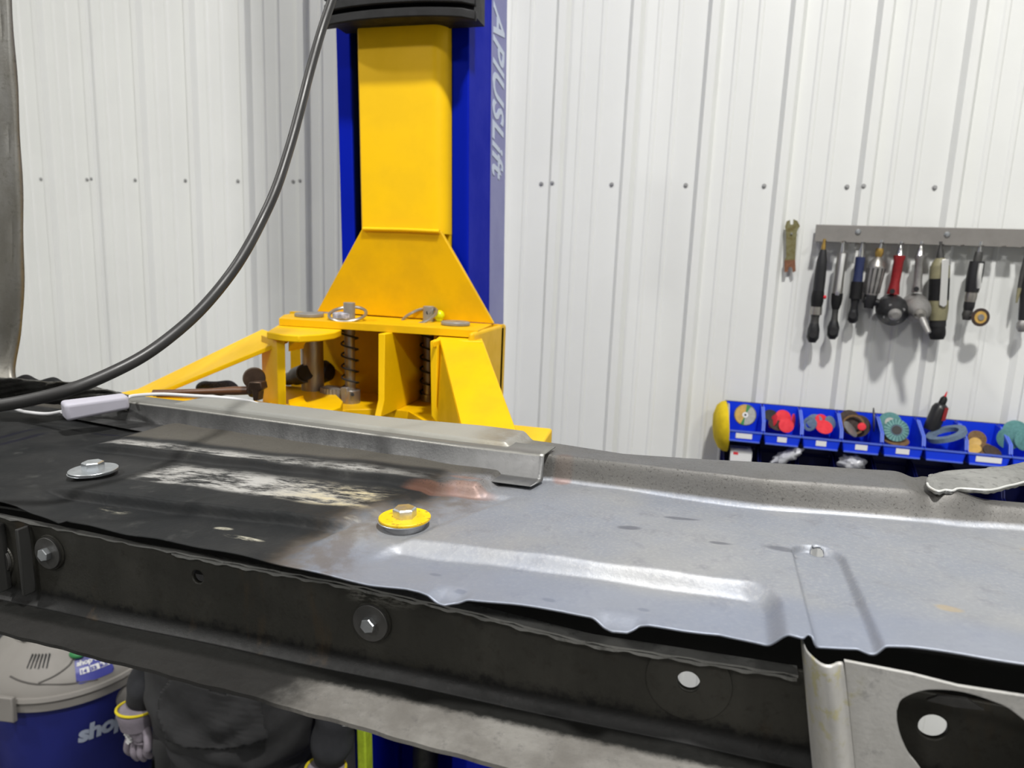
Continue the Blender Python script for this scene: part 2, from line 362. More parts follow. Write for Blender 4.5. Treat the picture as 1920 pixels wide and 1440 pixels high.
def hexprism(c, nrm, r, h, rot=0.0):
    u, w, a = frame(nrm); c = np.array(c, float)
    def ring(hh, rr): return [c+a*hh+u*math.cos(rot+math.pi*k/3)*rr+w*math.sin(rot+math.pi*k/3)*rr for k in range(6)]
    V = ring(0, r)+ring(h*.86, r)+ring(h, r*.88); Fc = [tuple(range(5, -1, -1)), tuple(range(12, 18))]
    for j in (0, 6):
        for k in range(6): Fc.append((j+k, j+(k+1) % 6, j+6+(k+1) % 6, j+6+k))
    return V, Fc
def text_mesh(s, size, fn, off=0.0, shear=0.0, depth=.0006, spacing=1.0):
    """lettering; fn(x, y, h) maps text plane + height to a 3D point"""
    c = bpy.data.curves.new('lettering', 'FONT'); c.body = s; c.size = size; c.offset = off; c.shear = shear
    c.extrude = depth/2; c.resolution_u = 3; c.space_character = spacing
    o = bpy.data.objects.new('lettering', c); COL.objects.link(o)
    dg = bpy.context.evaluated_depsgraph_get(); dg.update(); me = bpy.data.meshes.new_from_object(o.evaluated_get(dg))
    V = [v.co[:] for v in me.vertices]; Fc = [tuple(p.vertices) for p in me.polygons]
    bpy.data.objects.remove(o); bpy.data.curves.remove(c); bpy.data.meshes.remove(me)
    if not V: return [(0, 0, 0), (0, 0, .001), (.001, 0, 0)], [(0, 1, 2)], 0
    w = max(v[0] for v in V); x0 = min(v[0] for v in V)
    return [tuple(fn(v[0]-x0, v[1], v[2]+depth/2)) for v in V], Fc, w-x0
def interp_tab(tab):
    t = sorted(tab); xs = np.array([a for a, b in t]); ys = np.array([b for a, b in t]); return lambda u: np.interp(u, xs, ys)
def smst(x, a, b):
    t = np.clip((x-a)/(b-a), 0, 1); return t*t*(3-2*t)

# ================================================================== THE ROOM
WY = 2.273; X0, X1, Y0, ZC = -5.2, 4.6, -5.0, 4.9
wall = tag(obj('wall_back', box(X0, X1, WY+.004, WY+.10, 0, ZC), 'wall'), kind='structure')
tag(obj('wall_left', box(X0-.1, X0, Y0, WY, 0, ZC), 'wall'), kind='structure')
tag(obj('wall_right', box(X1, X1+.1, Y0, WY, 0, ZC), 'wall'), kind='structure')
tag(obj('wall_front', box(X0-.1, X1+.1, Y0-.1, Y0, 0, ZC), 'wallf'), kind='structure')
tag(obj('floor', box(X0-.1, X1+.1, Y0-.1, WY+.1, -.1, 0), 'floor'), kind='structure')
tag(obj('ceiling', box(X0-.1, X1+.1, Y0-.1, WY+.1, ZC, ZC+.1), 'ceil'), kind='structure')
tag(obj('baseboard_back', box(X0, X1, WY-.06, WY+.004, 0, .60), 'curb', bevel=.006), kind='structure')
XS0 = PY(1015, 348, WY)[0]; RP = .2286
def profile(k):       # one rib pitch: (x, protrusion)
    b = XS0+k*RP
    return [(b, 0), (b+.024, 0), (b+.036, .019), (b+.058, .019), (b+.070, 0),
            (b+.106, 0), (b+.111, .0035), (b+.119, .0035), (b+.124, 0), (b+.166, 0), (b+.171, .0035), (b+.179, .0035), (b+.184, 0)]
k = -20
while XS0+(k+4)*RP < X1-.1:
    pts = []
    for j in range(4): pts += profile(k+j)
    pts.append((XS0+(k+4)*RP+.024, 0.0)); pts = pts[1:]
    pts.append((XS0+(k+4)*RP+.036, .0205)); pts.append((XS0+(k+4)*RP+.060, .0205)); pts.append((XS0+(k+4)*RP+.066, .012))
    if pts[0][0] > X0:
        V = []; Fc = []
        for (x, d) in pts: V += [(x, WY-d, .58), (x, WY-d, ZC), ]
        n = len(pts)
        for i in range(n-1): Fc.append((2*i, 2*i+2, 2*i+3, 2*i+1))
        p = obj('panel', (V, Fc), 'wall', wall); mo = p.modifiers.new('s', 'SOLIDIFY'); mo.thickness = .0008; mo.offset = 0
    k += 4
sm_ = None
def screw(x, z, r=.0052, d=0.0, rowname='screw'):
    global sm_
    if sm_ is None:
        o = obj('screw', join(cyl((0, 0, 0), (0, -.0015, 0), .0068, 12), hexprism((0, -.0015, 0), (0, -1, 0), .0040, .0045)), 'screw', wall, local=True); sm_ = o
    else: o = sm_.copy(); COL.objects.link(o)
    o.location = Vector((x, WY-.0012-d, z))-org(wall); s = r/.0052; o.scale = (s, 1, s)
for kk in range(-14, 10):
    x = XS0+kk*RP; screw(x, 2.355)
    if kk % 4 == 0: screw(x+.0405, 2.355, d=.019)
for (px, py) in ((103, 455), (187, 460), (276, 464), (371, 468)):
    p = PY(px, py, WY); screw(p[0], p[2], .003)
# ceiling lamps: the key and three added fill lamps
for i, (x, y, p_, s) in enumerate(LAMPS):
    l = thing('ceiling_lamp', ['round high bay lamp above the vehicle frame', 'added round fill lamp left of the lift column', 'added round fill lamp at the front left of the workshop ceiling', 'added round fill lamp at the front right of the workshop ceiling'][i], 'lamp', (x, y, LZ))
    obj('lamp_housing', lathe((x, y, LZ), (x, y, ZC), [(0, s/2+.03), (.3, s/2+.03), (.5, .1), (1, .04)], 32), 'dgrey', l, True)
    obj('diffuser', lathe((x, y, LZ-.012), (x, y, LZ), [(0, s/2), (1, s/2)], 32), 'lamp', l)

# ================================================================== TWO POST LIFT
LEAN = -.026
lift = thing('car_lift', 'blue lift column with yellow carriage and swing arms in front of the white wall', 'car lift', (-.64, 1.55, 0))
def cx(x, z): return x+LEAN*(z-2.52)
def lean_prism(poly, z0, z1):
    n = len(poly); V = [(cx(x, z0), y, z0) for x, y in poly]+[(cx(x, z1), y, z1) for x, y in poly]
    return V, [tuple(range(n-1, -1, -1)), tuple(range(n, 2*n))]+[(i, (i+1) % n, (i+1) % n+n, i+n) for i in range(n)]
XL, XR, YF, YB = -.786, -.491, 1.40, 1.67
fl = PY(657, 100, YF)[0]; fr = PY(846, 100, YF)[0]; th = .008
sect = [(XL, YF), (fl, YF), (fl, YF+.03), (fl-.006, YF+.03), (fl-.006, YF+th), (XL+th, YF+th), (XL+th, YB-th), (XR-th, YB-th), (XR-th, YF+th), (fr+.006, YF+th), (fr+.006, YF+.03), (fr, YF+.03), (fr, YF), (XR, YF), (XR, YB), (XL, YB)]
obj('column', lean_prism(sect, .02, 3.7), 'blue', lift, bevel=.003)
obj('base_plate', box(-.92, -.34, 1.3, 1.8, 0, .02), 'blue', lift, bevel=.003)
YM = PY(915, 300, 1.0); YM = XR/YM[0]
dec = obj('decal', lean_prism([(XR+.0003, YM), (XR+.0015, YM), (XR+.0015, YB-.002), (XR+.0003, YB-.002)], 1.3, 3.0), 'sticker', lift, label='pale grey blue side decal')
zt, zb_ = PY(930, 14, 1.60)[2], PY(925, 336, 1.60)[2]
V_, F_, w_ = text_mesh('APlUSLift', .1, lambda x, y, h: (x, y, h), .002, .22, .001, 1.05)
V2 = []
for (x, y, h) in V_:
    z = zt-(x/w_)*(zt-zb_); V2.append((cx(XR+.0016+h, z), YM+.012+(y/.073)*.088, z))
obj('lettering', (V2, F_), 'letters', dec)
c0 = PY(787, 1430, 1.5)
obj('hydraulic_cylinder', join(cyl((c0[0], 1.54, .1), (c0[0], 1.54, 1.25), .034, 20), cyl((c0[0], 1.54, .86), (c0[0], 1.54, .90), .038, 20)), 'dgrey', lift, True)
g0 = [PY(666, 1350, 1.395), PY(685, 1350, 1.395)]
obj('edge_padding', slab([(cx(-.757, 1.4)+.0, 1.36, 1.3), (cx(-.757, 1.4)+.024, 1.36, 1.3), (cx(-.757, .5)+.024, 1.36, .5), (cx(-.757, .5), 1.36, .5)], (0, .038, 0)), 'hivis', lift, bevel=.004, label='lime green padding strip')
obj('lift_hose', tube([PY(668, 30, 1.44), PY(664, 200, 1.44), PY(661, 330, 1.44), PY(658, 430, 1.43), PY(655, 520, 1.43)], .0075), 'rubber', lift, True)
# rubber door guard
guard = obj('door_guard', lean_prism([(PY(612, 30, 1.31)[0], 1.325), (PY(885, 30, 1.31)[0], 1.325), (PY(885, 30, 1.31)[0], 1.39), (PY(612, 30, 1.31)[0], 1.39)], PY(740, 34, 1.3)[2]+.006, 2.80), 'rubber', lift, label='ribbed black rubber door guard')
zz = PY(740, 39, 1.3)[2]
gx0, gx1 = PY(598, 20, 1.3)[0], PY(886, 20, 1.3)[0]
for i in range(8):
    pts = []; n = 14
    for j in range(n+1):
        s = j/n; pts.append((gx0+(gx1-gx0)*s, 1.300+.010*abs(2*s-1)**3+(.01 if j in (0, n) else 0), s))
    z0 = zz+i*.0255; V = []; Fc = []
    for (x, y, s) in pts:
        up = .006*(1-(2*s-1)**2)
        V += [(cx(x, z0), y, z0+up), (cx(x, z0), y, z0+.0175+up), (cx(x, z0), 1.33, z0+.0175+up), (cx(x, z0), 1.33, z0+up)]
    for j in range(n):
        for q in range(4): Fc.append((4*j+q, 4*j+(q+1) % 4, 4*j+4+(q+1) % 4, 4*j+4+q))
    Fc += [(3, 2, 1, 0), tuple(4*n+q for q in range(4))]
    obj('rib', (V, Fc), 'rubber', guard, bevel=.0025)
# carriage
carr = obj('carriage', (lambda l, r: lean_prism([(l, 1.37), (l+.006, 1.362)]+[(r-.03+.03*math.sin(a), 1.392-.03*math.cos(a)) for a in np.linspace(0, math.pi/2, 8)]+[(r, 1.52), (l, 1.52)], PY(750, 432, 1.355)[2]-.004, 2.85))(cx(PY(674, 250, 1.37)[0], 2.52+.15), PY(846, 250, 1.41)[0]), 'yellow', lift, True, label='yellow box carriage')
obj('inner_side', box(PY(846, 250, 1.41)[0]-.03, PY(846, 440, 1.40)[0], 1.392, 1.52, 2.02, PY(750, 432, 1.355)[2]), 'yellow', carr)
gt, gb = 1.352, 1.380
GP = [PY(679, 428, gt), PY(826, 433, gt), PY(925, 607, gb), PY(594, 584, gb)]
obj('gusset_plate', slab(GP, (0, .012, 0)), 'yellow_shaded', carr, bevel=.0015)
obj('weld_bead', tube([PY(681, 429, gt-.003), PY(720, 430, gt-.003), PY(760, 431, gt-.003), PY(824, 434, gt-.003)], .004), 'yellow', carr, True)
zp = PY(700, 592, 1.40)[2]
ppoly = [PZ(523, 597, zp), PZ(533, 590, zp), PZ(556, 587, zp)]
ppoly[2][1] = min(ppoly[2][1], 1.33)
zq = [(p[0], p[1], zp) for p in ppoly]+[(GP[3][0]-.0, 1.39, zp), (GP[2][0]+.01, 1.39, zp)]+[tuple(PZ(924, 607, zp)), tuple(PZ(896, 620, zp))]
obj('top_plate', slab(zq, (0, 0, -.0135)), 'yellow_shaded', carr, bevel=.0015)
zl = PY(700, 770, 1.22)[2]
back0, back1 = PY(600, 700, 1.41)[0], PY(932, 700, 1.36)[0]
obj('back_plate', box(back0-.06, back1, 1.384, 1.398, zl-.05, zp-.001), 'yellow_shaded', carr)
obj('side_plate', box(back1-.012, back1, 1.20, 1.42, zl-.05, zp-.0015), 'yellow_shaded', carr, bevel=.006, seg=3)
bp = [(546, 786), (600, 776), (650, 768), (720, 766), (765, 770), (795, 788), (835, 800), (880, 803)]
obj('bottom_plate', slab([tuple(PZ(x, y, zl)) for x, y in bp]+[(back1, 1.41, zl), (back0-.05, 1.41, zl)], (0, 0, -.02)), 'yellow_shaded', carr, bevel=.0015)
rx = PY(719, 690, 1.2)[0]
obj('rib', slab([(rx-.006, 1.19, zp-.014), (rx-.006, 1.40, zp-.014), (rx-.006, 1.40, zl), (rx-.006, 1.175, zl), (rx-.006, 1.19, zl+.03)], (.013, 0, 0)), 'yellow', carr, bevel=.001)
obj('rib', box(rx+.05, rx+.058, 1.33, 1.40, zl, zp-.014), 'yellow', carr, bevel=.001)
# pivots and caps
def cap(px, py, rp, name='pivot_pin'):
    c = PZ(px, py, zp); r = rp*np.linalg.norm(c-CP)/F; return c, r
cL, rL = cap(580, 594, 25.5); cR, rR = cap(854, 610, 27)
pl = obj('pivot_pin', cyl(cL+np.array((0, 0, .0)), cL+np.array((0, 0, .008)), rL, 32, .0015), 'grey', carr, True, label='flat grey pin head')
obj('pin_shaft', cyl((PY(587, 700, cL[1])[0], cL[1], zl-.02), (PY(584, 640, cL[1])[0], cL[1], zp-.014), .0232, 32), 'steel', pl, True)
pr = obj('pivot_pin', cyl(cR, cR+np.array((0, 0, .008)), rR, 32, .002), 'grey', carr, True, label='flat grey pin head')
obj('pin_shaft', cyl((cR[0], cR[1], zl), (cR[0], cR[1], zp-.014), .022, 24), 'steel', pr, True)
def lockpin(xt, xb, ybase, ytop, ycol0, ycol1, name):
    b = PZ(xt, ybase, zp); Y = b[1]; s = np.linalg.norm(b-CP)/F
    top = PY(xt, ytop, Y); low = PY(xb, ycol0, Y); lo2 = PY(xb, ycol1, Y)
    o = obj('lock_pin', cyl(top, (b[0], Y, zp-.03), 10.5*s, 20, .001), 'grey', carr, True, label='spring loaded steel lock pin')
    obj('rod', cyl((low[0], Y, low[2]), (b[0], Y, zp-.03), 9.5*s, 20), 'steel', o, True)
    obj('collar', cyl(lo2, low, 18*s if name == 'l' else 14*s, 24, .001), 'steel', o, True)
    n = 5.6; P = []
    for k in range(int(n*14)+1):
        t = k/(n*14); a = 2*math.pi*n*t+.6; c = np.array((b[0], Y, zp-.014))*(1-t)+np.array((low[0], Y, low[2]))*t
        P.append(c+np.array((math.cos(a), math.sin(a), 0))*(15*s))
    obj('spring', tube(P, 1.7*s, 8, sm=0), 'blackm', o, True)
    return o, b, s, Y
o, b, s, Y = lockpin(655, 657, 600, 567, 730, 762, 'l')
rc = PY(652, 589, Y-.005)
obj('ring', tube(ringpts(rc, (0.05, -.35, 1), 33*s, 32), 3*s, 8, True), 'steel', o, True)
o2, b2, s2, Y2 = lockpin(804, 803, 602, 574, 738, 776, 'r')
rc2 = PY(786, 594, Y2-.015)
obj('ring', tube(ringpts(rc2, (-.25, -.45, 1), 34*s2, 32), 3*s2, 8, True), 'steel', o2, True)
obj('hole', cyl(PY(803, 586, Y2-.011), PY(803, 586, Y2-.004), 4*s2, 12), 'blackm', o2)
obj('collar_hole', cyl(PY(661, 740, Y-18*s-.0006), PY(661, 740, Y-.01), 3.2*s, 12), 'blackm', o)
bb = PY(824, 592, Y2)
obj('grease_cap', join(ball(bb+np.array((0, 0, .001)), 9.5*s2), ball(bb+np.array((0, 0, -.006)), 7*s2)), 'lime', carr, True, label='round lime green cap')
def gear(x0, x1, y0, y1, Y, name, mat):
    a = PY(x0, y0, Y); c = PY(x1, y1, Y); n = 16; pts = []
    for k in range(n+1):
        x = a[0]+(c[0]-a[0])*k/n; pts.append((x, Y-(.003 if k % 2 else 0)-.012*math.sin(math.pi*k/n), a[2]))
    pts += [(c[0], Y+.03, a[2]), (a[0], Y+.03, a[2])]
    return slab(pts, (0, 0, c[2]-a[2]))
obj('gear_segment', gear(600, 644, 726, 749, cL[1]-.02, '', ''), 'grey', lift, label='toothed grey locking segment')
obj('key_plate', slab([tuple(PY(x, y, Y-.02)) for x, y in ((638, 727), (650, 727), (652, 735), (649, 755), (640, 756))], (0, .03, 0)), 'grey', lift, bevel=.001)
tp = PZ(673, 600, zp)
tag(obj('tape_roll', lathe((tp[0]-.028, tp[1]-.012, zp+.001), (tp[0]-.028, tp[1]-.012, zp+.0145), [(0, .023), (.2, .026), (.9, .026), (1, .022)], 24, .8), 'tape', None, True), 'mottled grey white tape lump on the yellow top plate beside a lock pin', 'tape')
# left swing arm
armL = obj('swing_arm', (lambda zA: slab([tuple(PZ(x, y, zA)) for x, y in ((500, 622), (530, 627), (560, 629), (600, 627), (628, 623), (640, 618))]+[(cL[0]+.05, 1.30, zA), (cL[0]-.07, 1.30, zA)], (0, 0, -.013)))(zp-.0145), 'yellow', lift, bevel=.002, label='left yellow swing arm')
A = PY(540, 634, 1.13); B = PY(296, 735, 1.11); C_ = PY(492, 617, 1.25); D_ = PY(240, 738, 1.22)
obj('strap', slab([A, B, D_, C_], (0, 0, -.009)), 'yellow', armL, bevel=.001)
P1 = PY(536, 700, 1.105); P2 = PY(496, 700, 1.175); zA0, zA1 = zp-.030, zl-.03
obj('web_plate', slab([(P1[0], P1[1], zA0), (P1[0]-.018, P1[1], zA0), (P2[0]-.006, P2[1], zA0), (P2[0]+.012, P2[1], zA0)], (0, 0, zA1-zA0)), 'yellow', armL, bevel=.002)
zL = PY(600, 765, 1.13)[2]
obj('lower_lug', slab([tuple(PZ(x, y, zL)) for x, y in ((505, 762), (545, 766), (562, 778), (612, 772), (638, 763), (643, 752))]+[(cL[0]+.04, 1.30, zL), (cL[0]-.10, 1.30, zL)], (0, 0, -.022)), 'yellow', armL, bevel=.002)
# rounded inner corner of the arm's C frame
def corner(cx_, cy_, sx, sy):
    pts = [(cx_, cy_)]
    for a in np.linspace(0, math.pi/2, 7): pts.append((cx_+sx*18*(1-math.sin(a)), cy_+sy*18*(1-math.cos(a))))
    return slab([tuple(PY(x, y, 1.11)) for x, y in pts], (0, .05, 0))
obj('corner_fillet', corner(541, 641, 1, 1), 'yellow', armL); obj('corner_fillet', corner(541, 768, 1, -1), 'yellow', armL)
q = PY(240, 790, 1.15)
obj('arm_tube', box(-1.12, P1[0]-.04, 1.06, 1.17, zL-.09, zL-.008), 'yellow', armL, bevel=.004)
# right swing arm
TL = PY(824, 634, 1.19); TR = PY(905, 638, 1.21); BR = PY(984, 852, .98); BL = PY(878, 852, .98)
armR = obj('swing_arm', slab([TL, TR, BR, BL], (0, .008, -.006)), 'yellow_shaded', lift, bevel=.0015, label='right yellow swing arm')
obj('side_web', slab([PY(812, 640, 1.22), TL+np.array((0, 0, -.002)), BL+np.array((0, 0, -.004)), PY(822, 812, 1.16), PY(812, 790, 1.20)], (.008, .008, -.002)), 'yellow_shaded', armR)
obj('upper_lug', slab([tuple(PZ(x, y, zp-.016)) for x, y in ((812, 640), (826, 636), (905, 640))]+[(cR[0]+.05, 1.32, zp-.016), (cR[0]-.03, 1.32, zp-.016)], (0, 0, -.013)), 'yellow', armR, bevel=.002)
obj('front_edge', slab([tuple(PY(x, y, 1.17)) for x, y in ((806, 640), (816, 636), (820, 650), (818, 760), (822, 775), (840, 806), (826, 806), (808, 780))], (0, .012, 0)), 'yellow', armR, bevel=.002)
zz2 = PY(850, 812, 1.0)[2]
obj('arm_tube', slab([(BL[0]-.06, 1.18, zz2-.02), (BR[0], 1.18, zz2-.02), (BR[0]+.01, .92, zz2-.03), (BL[0]-.04, .92, zz2-.03)], (0, 0, -.07)), 'yellow', armR, bevel=.004)

# hammer lying on the left arm
ham = thing('hammer', 'bronzed round faced hammer lying on the left swing arm', 'hammer', PY(470, 760, 1.04))
h0 = PY(476, 706, 1.03); s = 1.05/F
obj('face', lathe(h0+np.array((.014, -.018, .0)), h0+np.array((-.012, .016, -.004)), [(0, .0*s+.017), (.06, .0185), (.3, .019), (.6, .015), (1, .011)], 32), 'hammer', ham, True)
obj('neck', lathe(h0+np.array((0, .004, -.004)), PY(478, 742, 1.02), [(0, .012), (.3, .012), (.5, .0145), (.8, .0145), (1, .010)], 16), 'hammer', ham, True)
obj('peen', slab([tuple(PY(x, y, .99)) for x, y in ((466, 716), (488, 716), (491, 730), (484, 733), (482, 752), (474, 752), (472, 733), (463, 730))], (0, .018, 0)), 'hammer', ham, bevel=.002)
obj('handle', lathe(PY(466, 732, 1.02), PY(288, 737, .98), [(0, .0075), (.15, .0078), (.4, .0055), (.8, .0055), (1, .006)], 16), 'wood', ham, True, label='brown varnished wooden handle')
gl = PY(408, 727, 1.24)
V, Fc = ball(gl, .050, .03, .0145, 28, 16); V = [(x, y, z+.004*math.sin(x*90)*math.cos(y*70)) for x, y, z in V]
tag(obj('shop_rag', (V, Fc), 'denim', None, True), 'crumpled blue grey knitted rag behind the hammer handle', 'rag')
so = PY(560, 705, 1.28)
sk = thing('impact_socket', 'black steel socket behind the left pivot pin', 'socket', so-np.array((0, 0, .02)))
obj('socket_body', lathe(PY(540, 711, 1.30), PY(572, 700, 1.26), [(0, .014), (.45, .0145), (.5, .019), (1, .020)], 20), 'dgrey', sk, True)
obj('socket_mouth', cyl(PY(571, 700, 1.262), PY(574, 699, 1.255), .0155, 20), 'blackm', sk)
sb = PY(612, 697, 1.36)
tag(obj('rubber_knob', lathe(sb+np.array((-.02, 0, 0)), sb+np.array((.012, -.004, 0)), [(0, .02), (.5, .026), (1, .018)], 20), 'rubber', None, True), 'black rubber knob behind the left pivot pin', 'knob')

# ================================================================== VEHICLE BODY (panel coordinates u, v, z)
body = thing('vehicle_body', 'bare steel vehicle floor and side frame raised in the foreground', 'vehicle body', mat=VM)
edge = [(0, 953), (33, 957), (76, 968), (93, 980), (111, 987), (124, 983), (133, 978), (169, 984), (238, 1000), (292, 1009), (365, 1024), (474, 1046), (620, 1079), (693, 1096), (760, 1104), (786, 1110), (808, 1127), (833, 1134), (852, 1130), (870, 1122), (965, 1133), (1056, 1146), (1107, 1155), (1121, 1170), (1147, 1183), (1176, 1186), (1198, 1179), (1212, 1172), (1280, 1181), (1349, 1187), (1418, 1191), (1507, 1197), (1514, 1204), (1528, 1212), (1560, 1213), (1608, 1215), (1632, 1209), (1706, 1214), (1812, 1228), (1919, 1244)]
LOW = -.0115
def ez(x):
    z = LOW if x < 1400 else (0 if x > 1440 else LOW*(1440-x)/40)
    if 1512 < x < 1625: z = -.006
    for a, b in ((76, 133), (800, 868), (1115, 1208)):
        if a < x < b: z -= .004
    return z
ev = []; um = -9
for (x, y) in edge:
    p = VZ(x, y, ez(x)); u = max(p[0], um+.0008); um = u; ev.append((u, p[1]))
vf = interp_tab([(-1.1, -.088)]+ev+[(.9, -.082)])
vrb = interp_tab([(-1.1, .29), (-.72, .247), (-.574, .229), (-.492, .222), (-.2104, .186), (-.0104, .162), (.085, .1565), (.104, .1593), (.246, .1474), (.331, .1409), (.46, .1489), (.563, .1618), (.9, .18)])
rw = .014
vrt_ = interp_tab([(-1.1, .30), (-.72, .254), (-.574, .236), (-.492, .229), (-.2104, .193), (-.0104, .170), (.085, .164), (.105, .165), (.215, .160), (.329, .1525), (.434, .163), (.563, .176), (.9, .19)])
vbk = interp_tab([(-1.1, .315), (-.80, .30), (-.625, .276), (-.356, .266), (-.167, .242), (-.01, .237), (.10, .218), (.178, .200), (.25, .205), (.331, .217), (.44, .229), (.492, .236), (.52, .19), (.9, .20)])
HT = .0282
# bead lines
rUt = interp_tab([(-1.1, .087), (-.46, .087), (-.158, .0935), (.038, .090)])     # upper left step: top line
rLt = interp_tab([(-1.1, -.045), (-.374, -.043), (-.196, -.033), (-.042, -.026)])  # lower left bead
rRt = interp_tab([(.03, -.046), (.187, -.042), (.3125, -.036)])                   # right bead
def height(u, v):
    z = np.zeros_like(u)
    # left raised band near the bracket, ends at u = .038 (diagonal end)
    end = .040+(v-.09)*.10
    up = .010*smst(v, rUt(u)-.009, rUt(u)-.002)*(1-smst(u, end-.004, end+.012))*smst(u, -.52, -.46)
    z = z+up
    # left raised centre, drops to the low front strip, with rounded ends
    endl = -.040+(v+.026)*.3
    dropL = (1-smst(v, rLt(u)-.007, rLt(u)-.001))*smst(u, -.42, -.36)*(1-smst(u, endl-.012, endl+.004))
    # crease to the right part; the right part has its own low strip
    st = .034+(v+.05)*.42
    rc_ = .030; ax_ = np.clip(u-(.338-rc_), 0, 9); bx_ = np.clip(v-(rRt(u)-rc_), 0, 9)
    dropR = (1-smst(np.sqrt(ax_*ax_+bx_*bx_)-rc_, -.014, .001))*smst(u, st-.020, st-.004)
    # rounded right end of that strip
    dropM = smst(u, endl-.012, endl+.004)*(1-smst(u, st-.020, st-.004))*(.35+.65*(1-smst(v, -.090, -.045)))*(1-smst(v, .085, .095))
    dropM = dropM*smst(-v, -.09, -.07) if False else dropM
    far = (1-smst(u, -.42, -.36))*.35*(1-smst(v, .02, .06))
    z = z+LOW*np.clip(dropL+dropR+dropM+far, 0, 1)
    # slot pressing at the right
    su0, su1 = VZ(1510, 1120, 0)[0], VZ(1606, 1120, 0)[0]
    vt = VZ(1560, 1032, 0)[1]
    c = (su0+su1)/2+(v+.03)*-.02; hw = (su1-su0)/2
    d = np.sqrt((u-c)**2+np.clip(v-(vt-hw*.7), 0, 9)**2)
    slot = (1-smst(d, hw-.0015, hw+.006))
    leftside = (u < c)
    slot = np.where(leftside, 1-smst(d, hw-.001, hw+.0022), slot)
    z = z-.006*slot
    # tabs bend down at the front edge
    for (px0, px1) in ((80, 140), (800, 868), (1115, 1208)):
        a = VZ(px0, 1000 if px0 < 200 else 1120, LOW)[0]; b = VZ(px1, 985 if px0 < 200 else 1125 if px0 < 1000 else 1172, LOW)[0]
        if px0 < 200: a, b = -.345, -.295
        if px0 == 800: a, b = .078, .112
        if px0 == 1115: a, b = .205, .247
        w = smst(u, a, a+.012)*(1-smst(u, b-.012, b)); z = z-.004*w*(1-smst(v, -.118, -.098))
    # riser and ledge
    rb, rt = vrb(u), vrt_(u)
    rise = smst(v, rb-.004, rt+.003)
    z = z+(HT-.010*smst(u, .50, .54))*rise
    z = z+.0025*np.exp(-((v-rt-.002)/.006)**2)*0
    # dents in the sheet
    z = z+(.0012*np.sin(u*23+1)*np.sin(v*31+.5)+.0006*np.sin(u*71)*np.sin(v*83+1))*(1-.8*rise)
    # lumpy far left ledge
    z = z+.004*np.sin(u*95)*np.sin(v*120)*(1-smst(u, -.66, -.55))*rise+.012*(1-smst(u, -.75, -.62))*rise*smst(v, rt, rt+.03)
    # wrinkle of the ledge by the torn flange
    z = z-.006*np.exp(-((u-.485)/.012)**2)*rise
    return z
us = np.concatenate([np.linspace(-1.05, -.47, 130)[:-1], np.linspace(-.47, .60, 760)[:-1], np.linspace(.60, .85, 40)])
ts = np.linspace(0, 1, 215); U, T = np.meshgrid(us, ts, indexing='ij')
Vv = vf(U)+(vbk(U)-vf(U))*T; Zz = height(U, Vv)
hc = VZ(1533, 1026, 0); hr = .0052
dx = U-hc[0]; dy = (Vv-hc[1]); dd = np.sqrt(dx*dx+dy*dy)+1e-9
snap = np.abs(dd-hr) < .0009; Us = np.where(snap, hc[0]+dx/dd*hr, U); Vs = np.where(snap, hc[1]+dy/dd*hr, Vv)
dd2 = np.sqrt((Us-hc[0])**2+(Vs-hc[1])**2)
nu, nt = U.shape; verts = np.stack([Us, Vs, Zz], -1).reshape(-1, 3)
inside = (dd < hr*.99)
faces = []
for i in range(nu-1):
    r0 = i*nt; r1 = r0+nt
    for j in range(nt-1):
        if abs(us[i]-hc[0]) < .02 and (min(dd2[i, j], dd2[i+1, j], dd2[i, j+1], dd2[i+1, j+1]) < hr*.98 or (dd2[i, j]+dd2[i+1, j]+dd2[i, j+1]+dd2[i+1, j+1])/4 < hr*1.001): continue
        faces.append((r0+j, r1+j, r1+j+1, r0+j+1))
me = bpy.data.meshes.new('floor_panel'); me.from_pydata([tuple(p) for p in verts.tolist()], [], faces)
fp = bpy.data.objects.new('floor_panel', me); COL.objects.link(fp); fp.parent = body; me.materials.append(MAT['panel'])
me.polygons.foreach_set('use_smooth', [True]*len(me.polygons))
mo = fp.modifiers.new('thick', 'SOLIDIFY'); mo.thickness = .0014; mo.offset = -1; mo.use_even_offset = False
def vobj(name, m, mat, parent=body, **k): return obj(name, m, mat, parent, local=True, **k)
def vgrid(us, zs, vfn, holes=(), thick=.0025):
    """vertical sheet in (u, z) with round holes [(u, z, r)]"""
    U, Z = np.meshgrid(us, np.linspace(0, 1, zs[2]), indexing='ij'); Zr = zs[1]+(zs[0](U)-zs[1])*Z
    Uo, Zo = U.copy(), Zr.copy(); keep = np.ones((U.shape[0]-1, U.shape[1]-1), bool)
    for (hu, hz, r) in holes:
        d = np.sqrt((U-hu)**2+(Zr-hz)**2)+1e-9; s = np.abs(d-r) < .00085; d2 = np.where(s, r, d)
        Uo = np.where(s, hu+(U-hu)/d*r, Uo); Zo = np.where(s, hz+(Zr-hz)/d*r, Zo)
        mn = np.minimum(np.minimum(d2[:-1, :-1], d2[1:, :-1]), np.minimum(d2[:-1, 1:], d2[1:, 1:])); dc = (d2[:-1, :-1]+d2[1:, :-1]+d2[:-1, 1:]+d2[1:, 1:])/4; keep &= (mn > r*.98) & (dc > r*1.001)
    Vp = vfn(Uo, Zo); V = np.stack([Uo, Vp, Zo], -1).reshape(-1, 3); n = U.shape[1]; Fc = []
    for i in range(U.shape[0]-1):
        for j in range(n-1):
            if keep[i, j]: Fc.append((i*n+j, (i+1)*n+j, (i+1)*n+j+1, i*n+j+1))
    return [tuple(p) for p in V.tolist()], Fc
WV = -.085
def WP(x, y, v=WV): return VV(x, y, v)
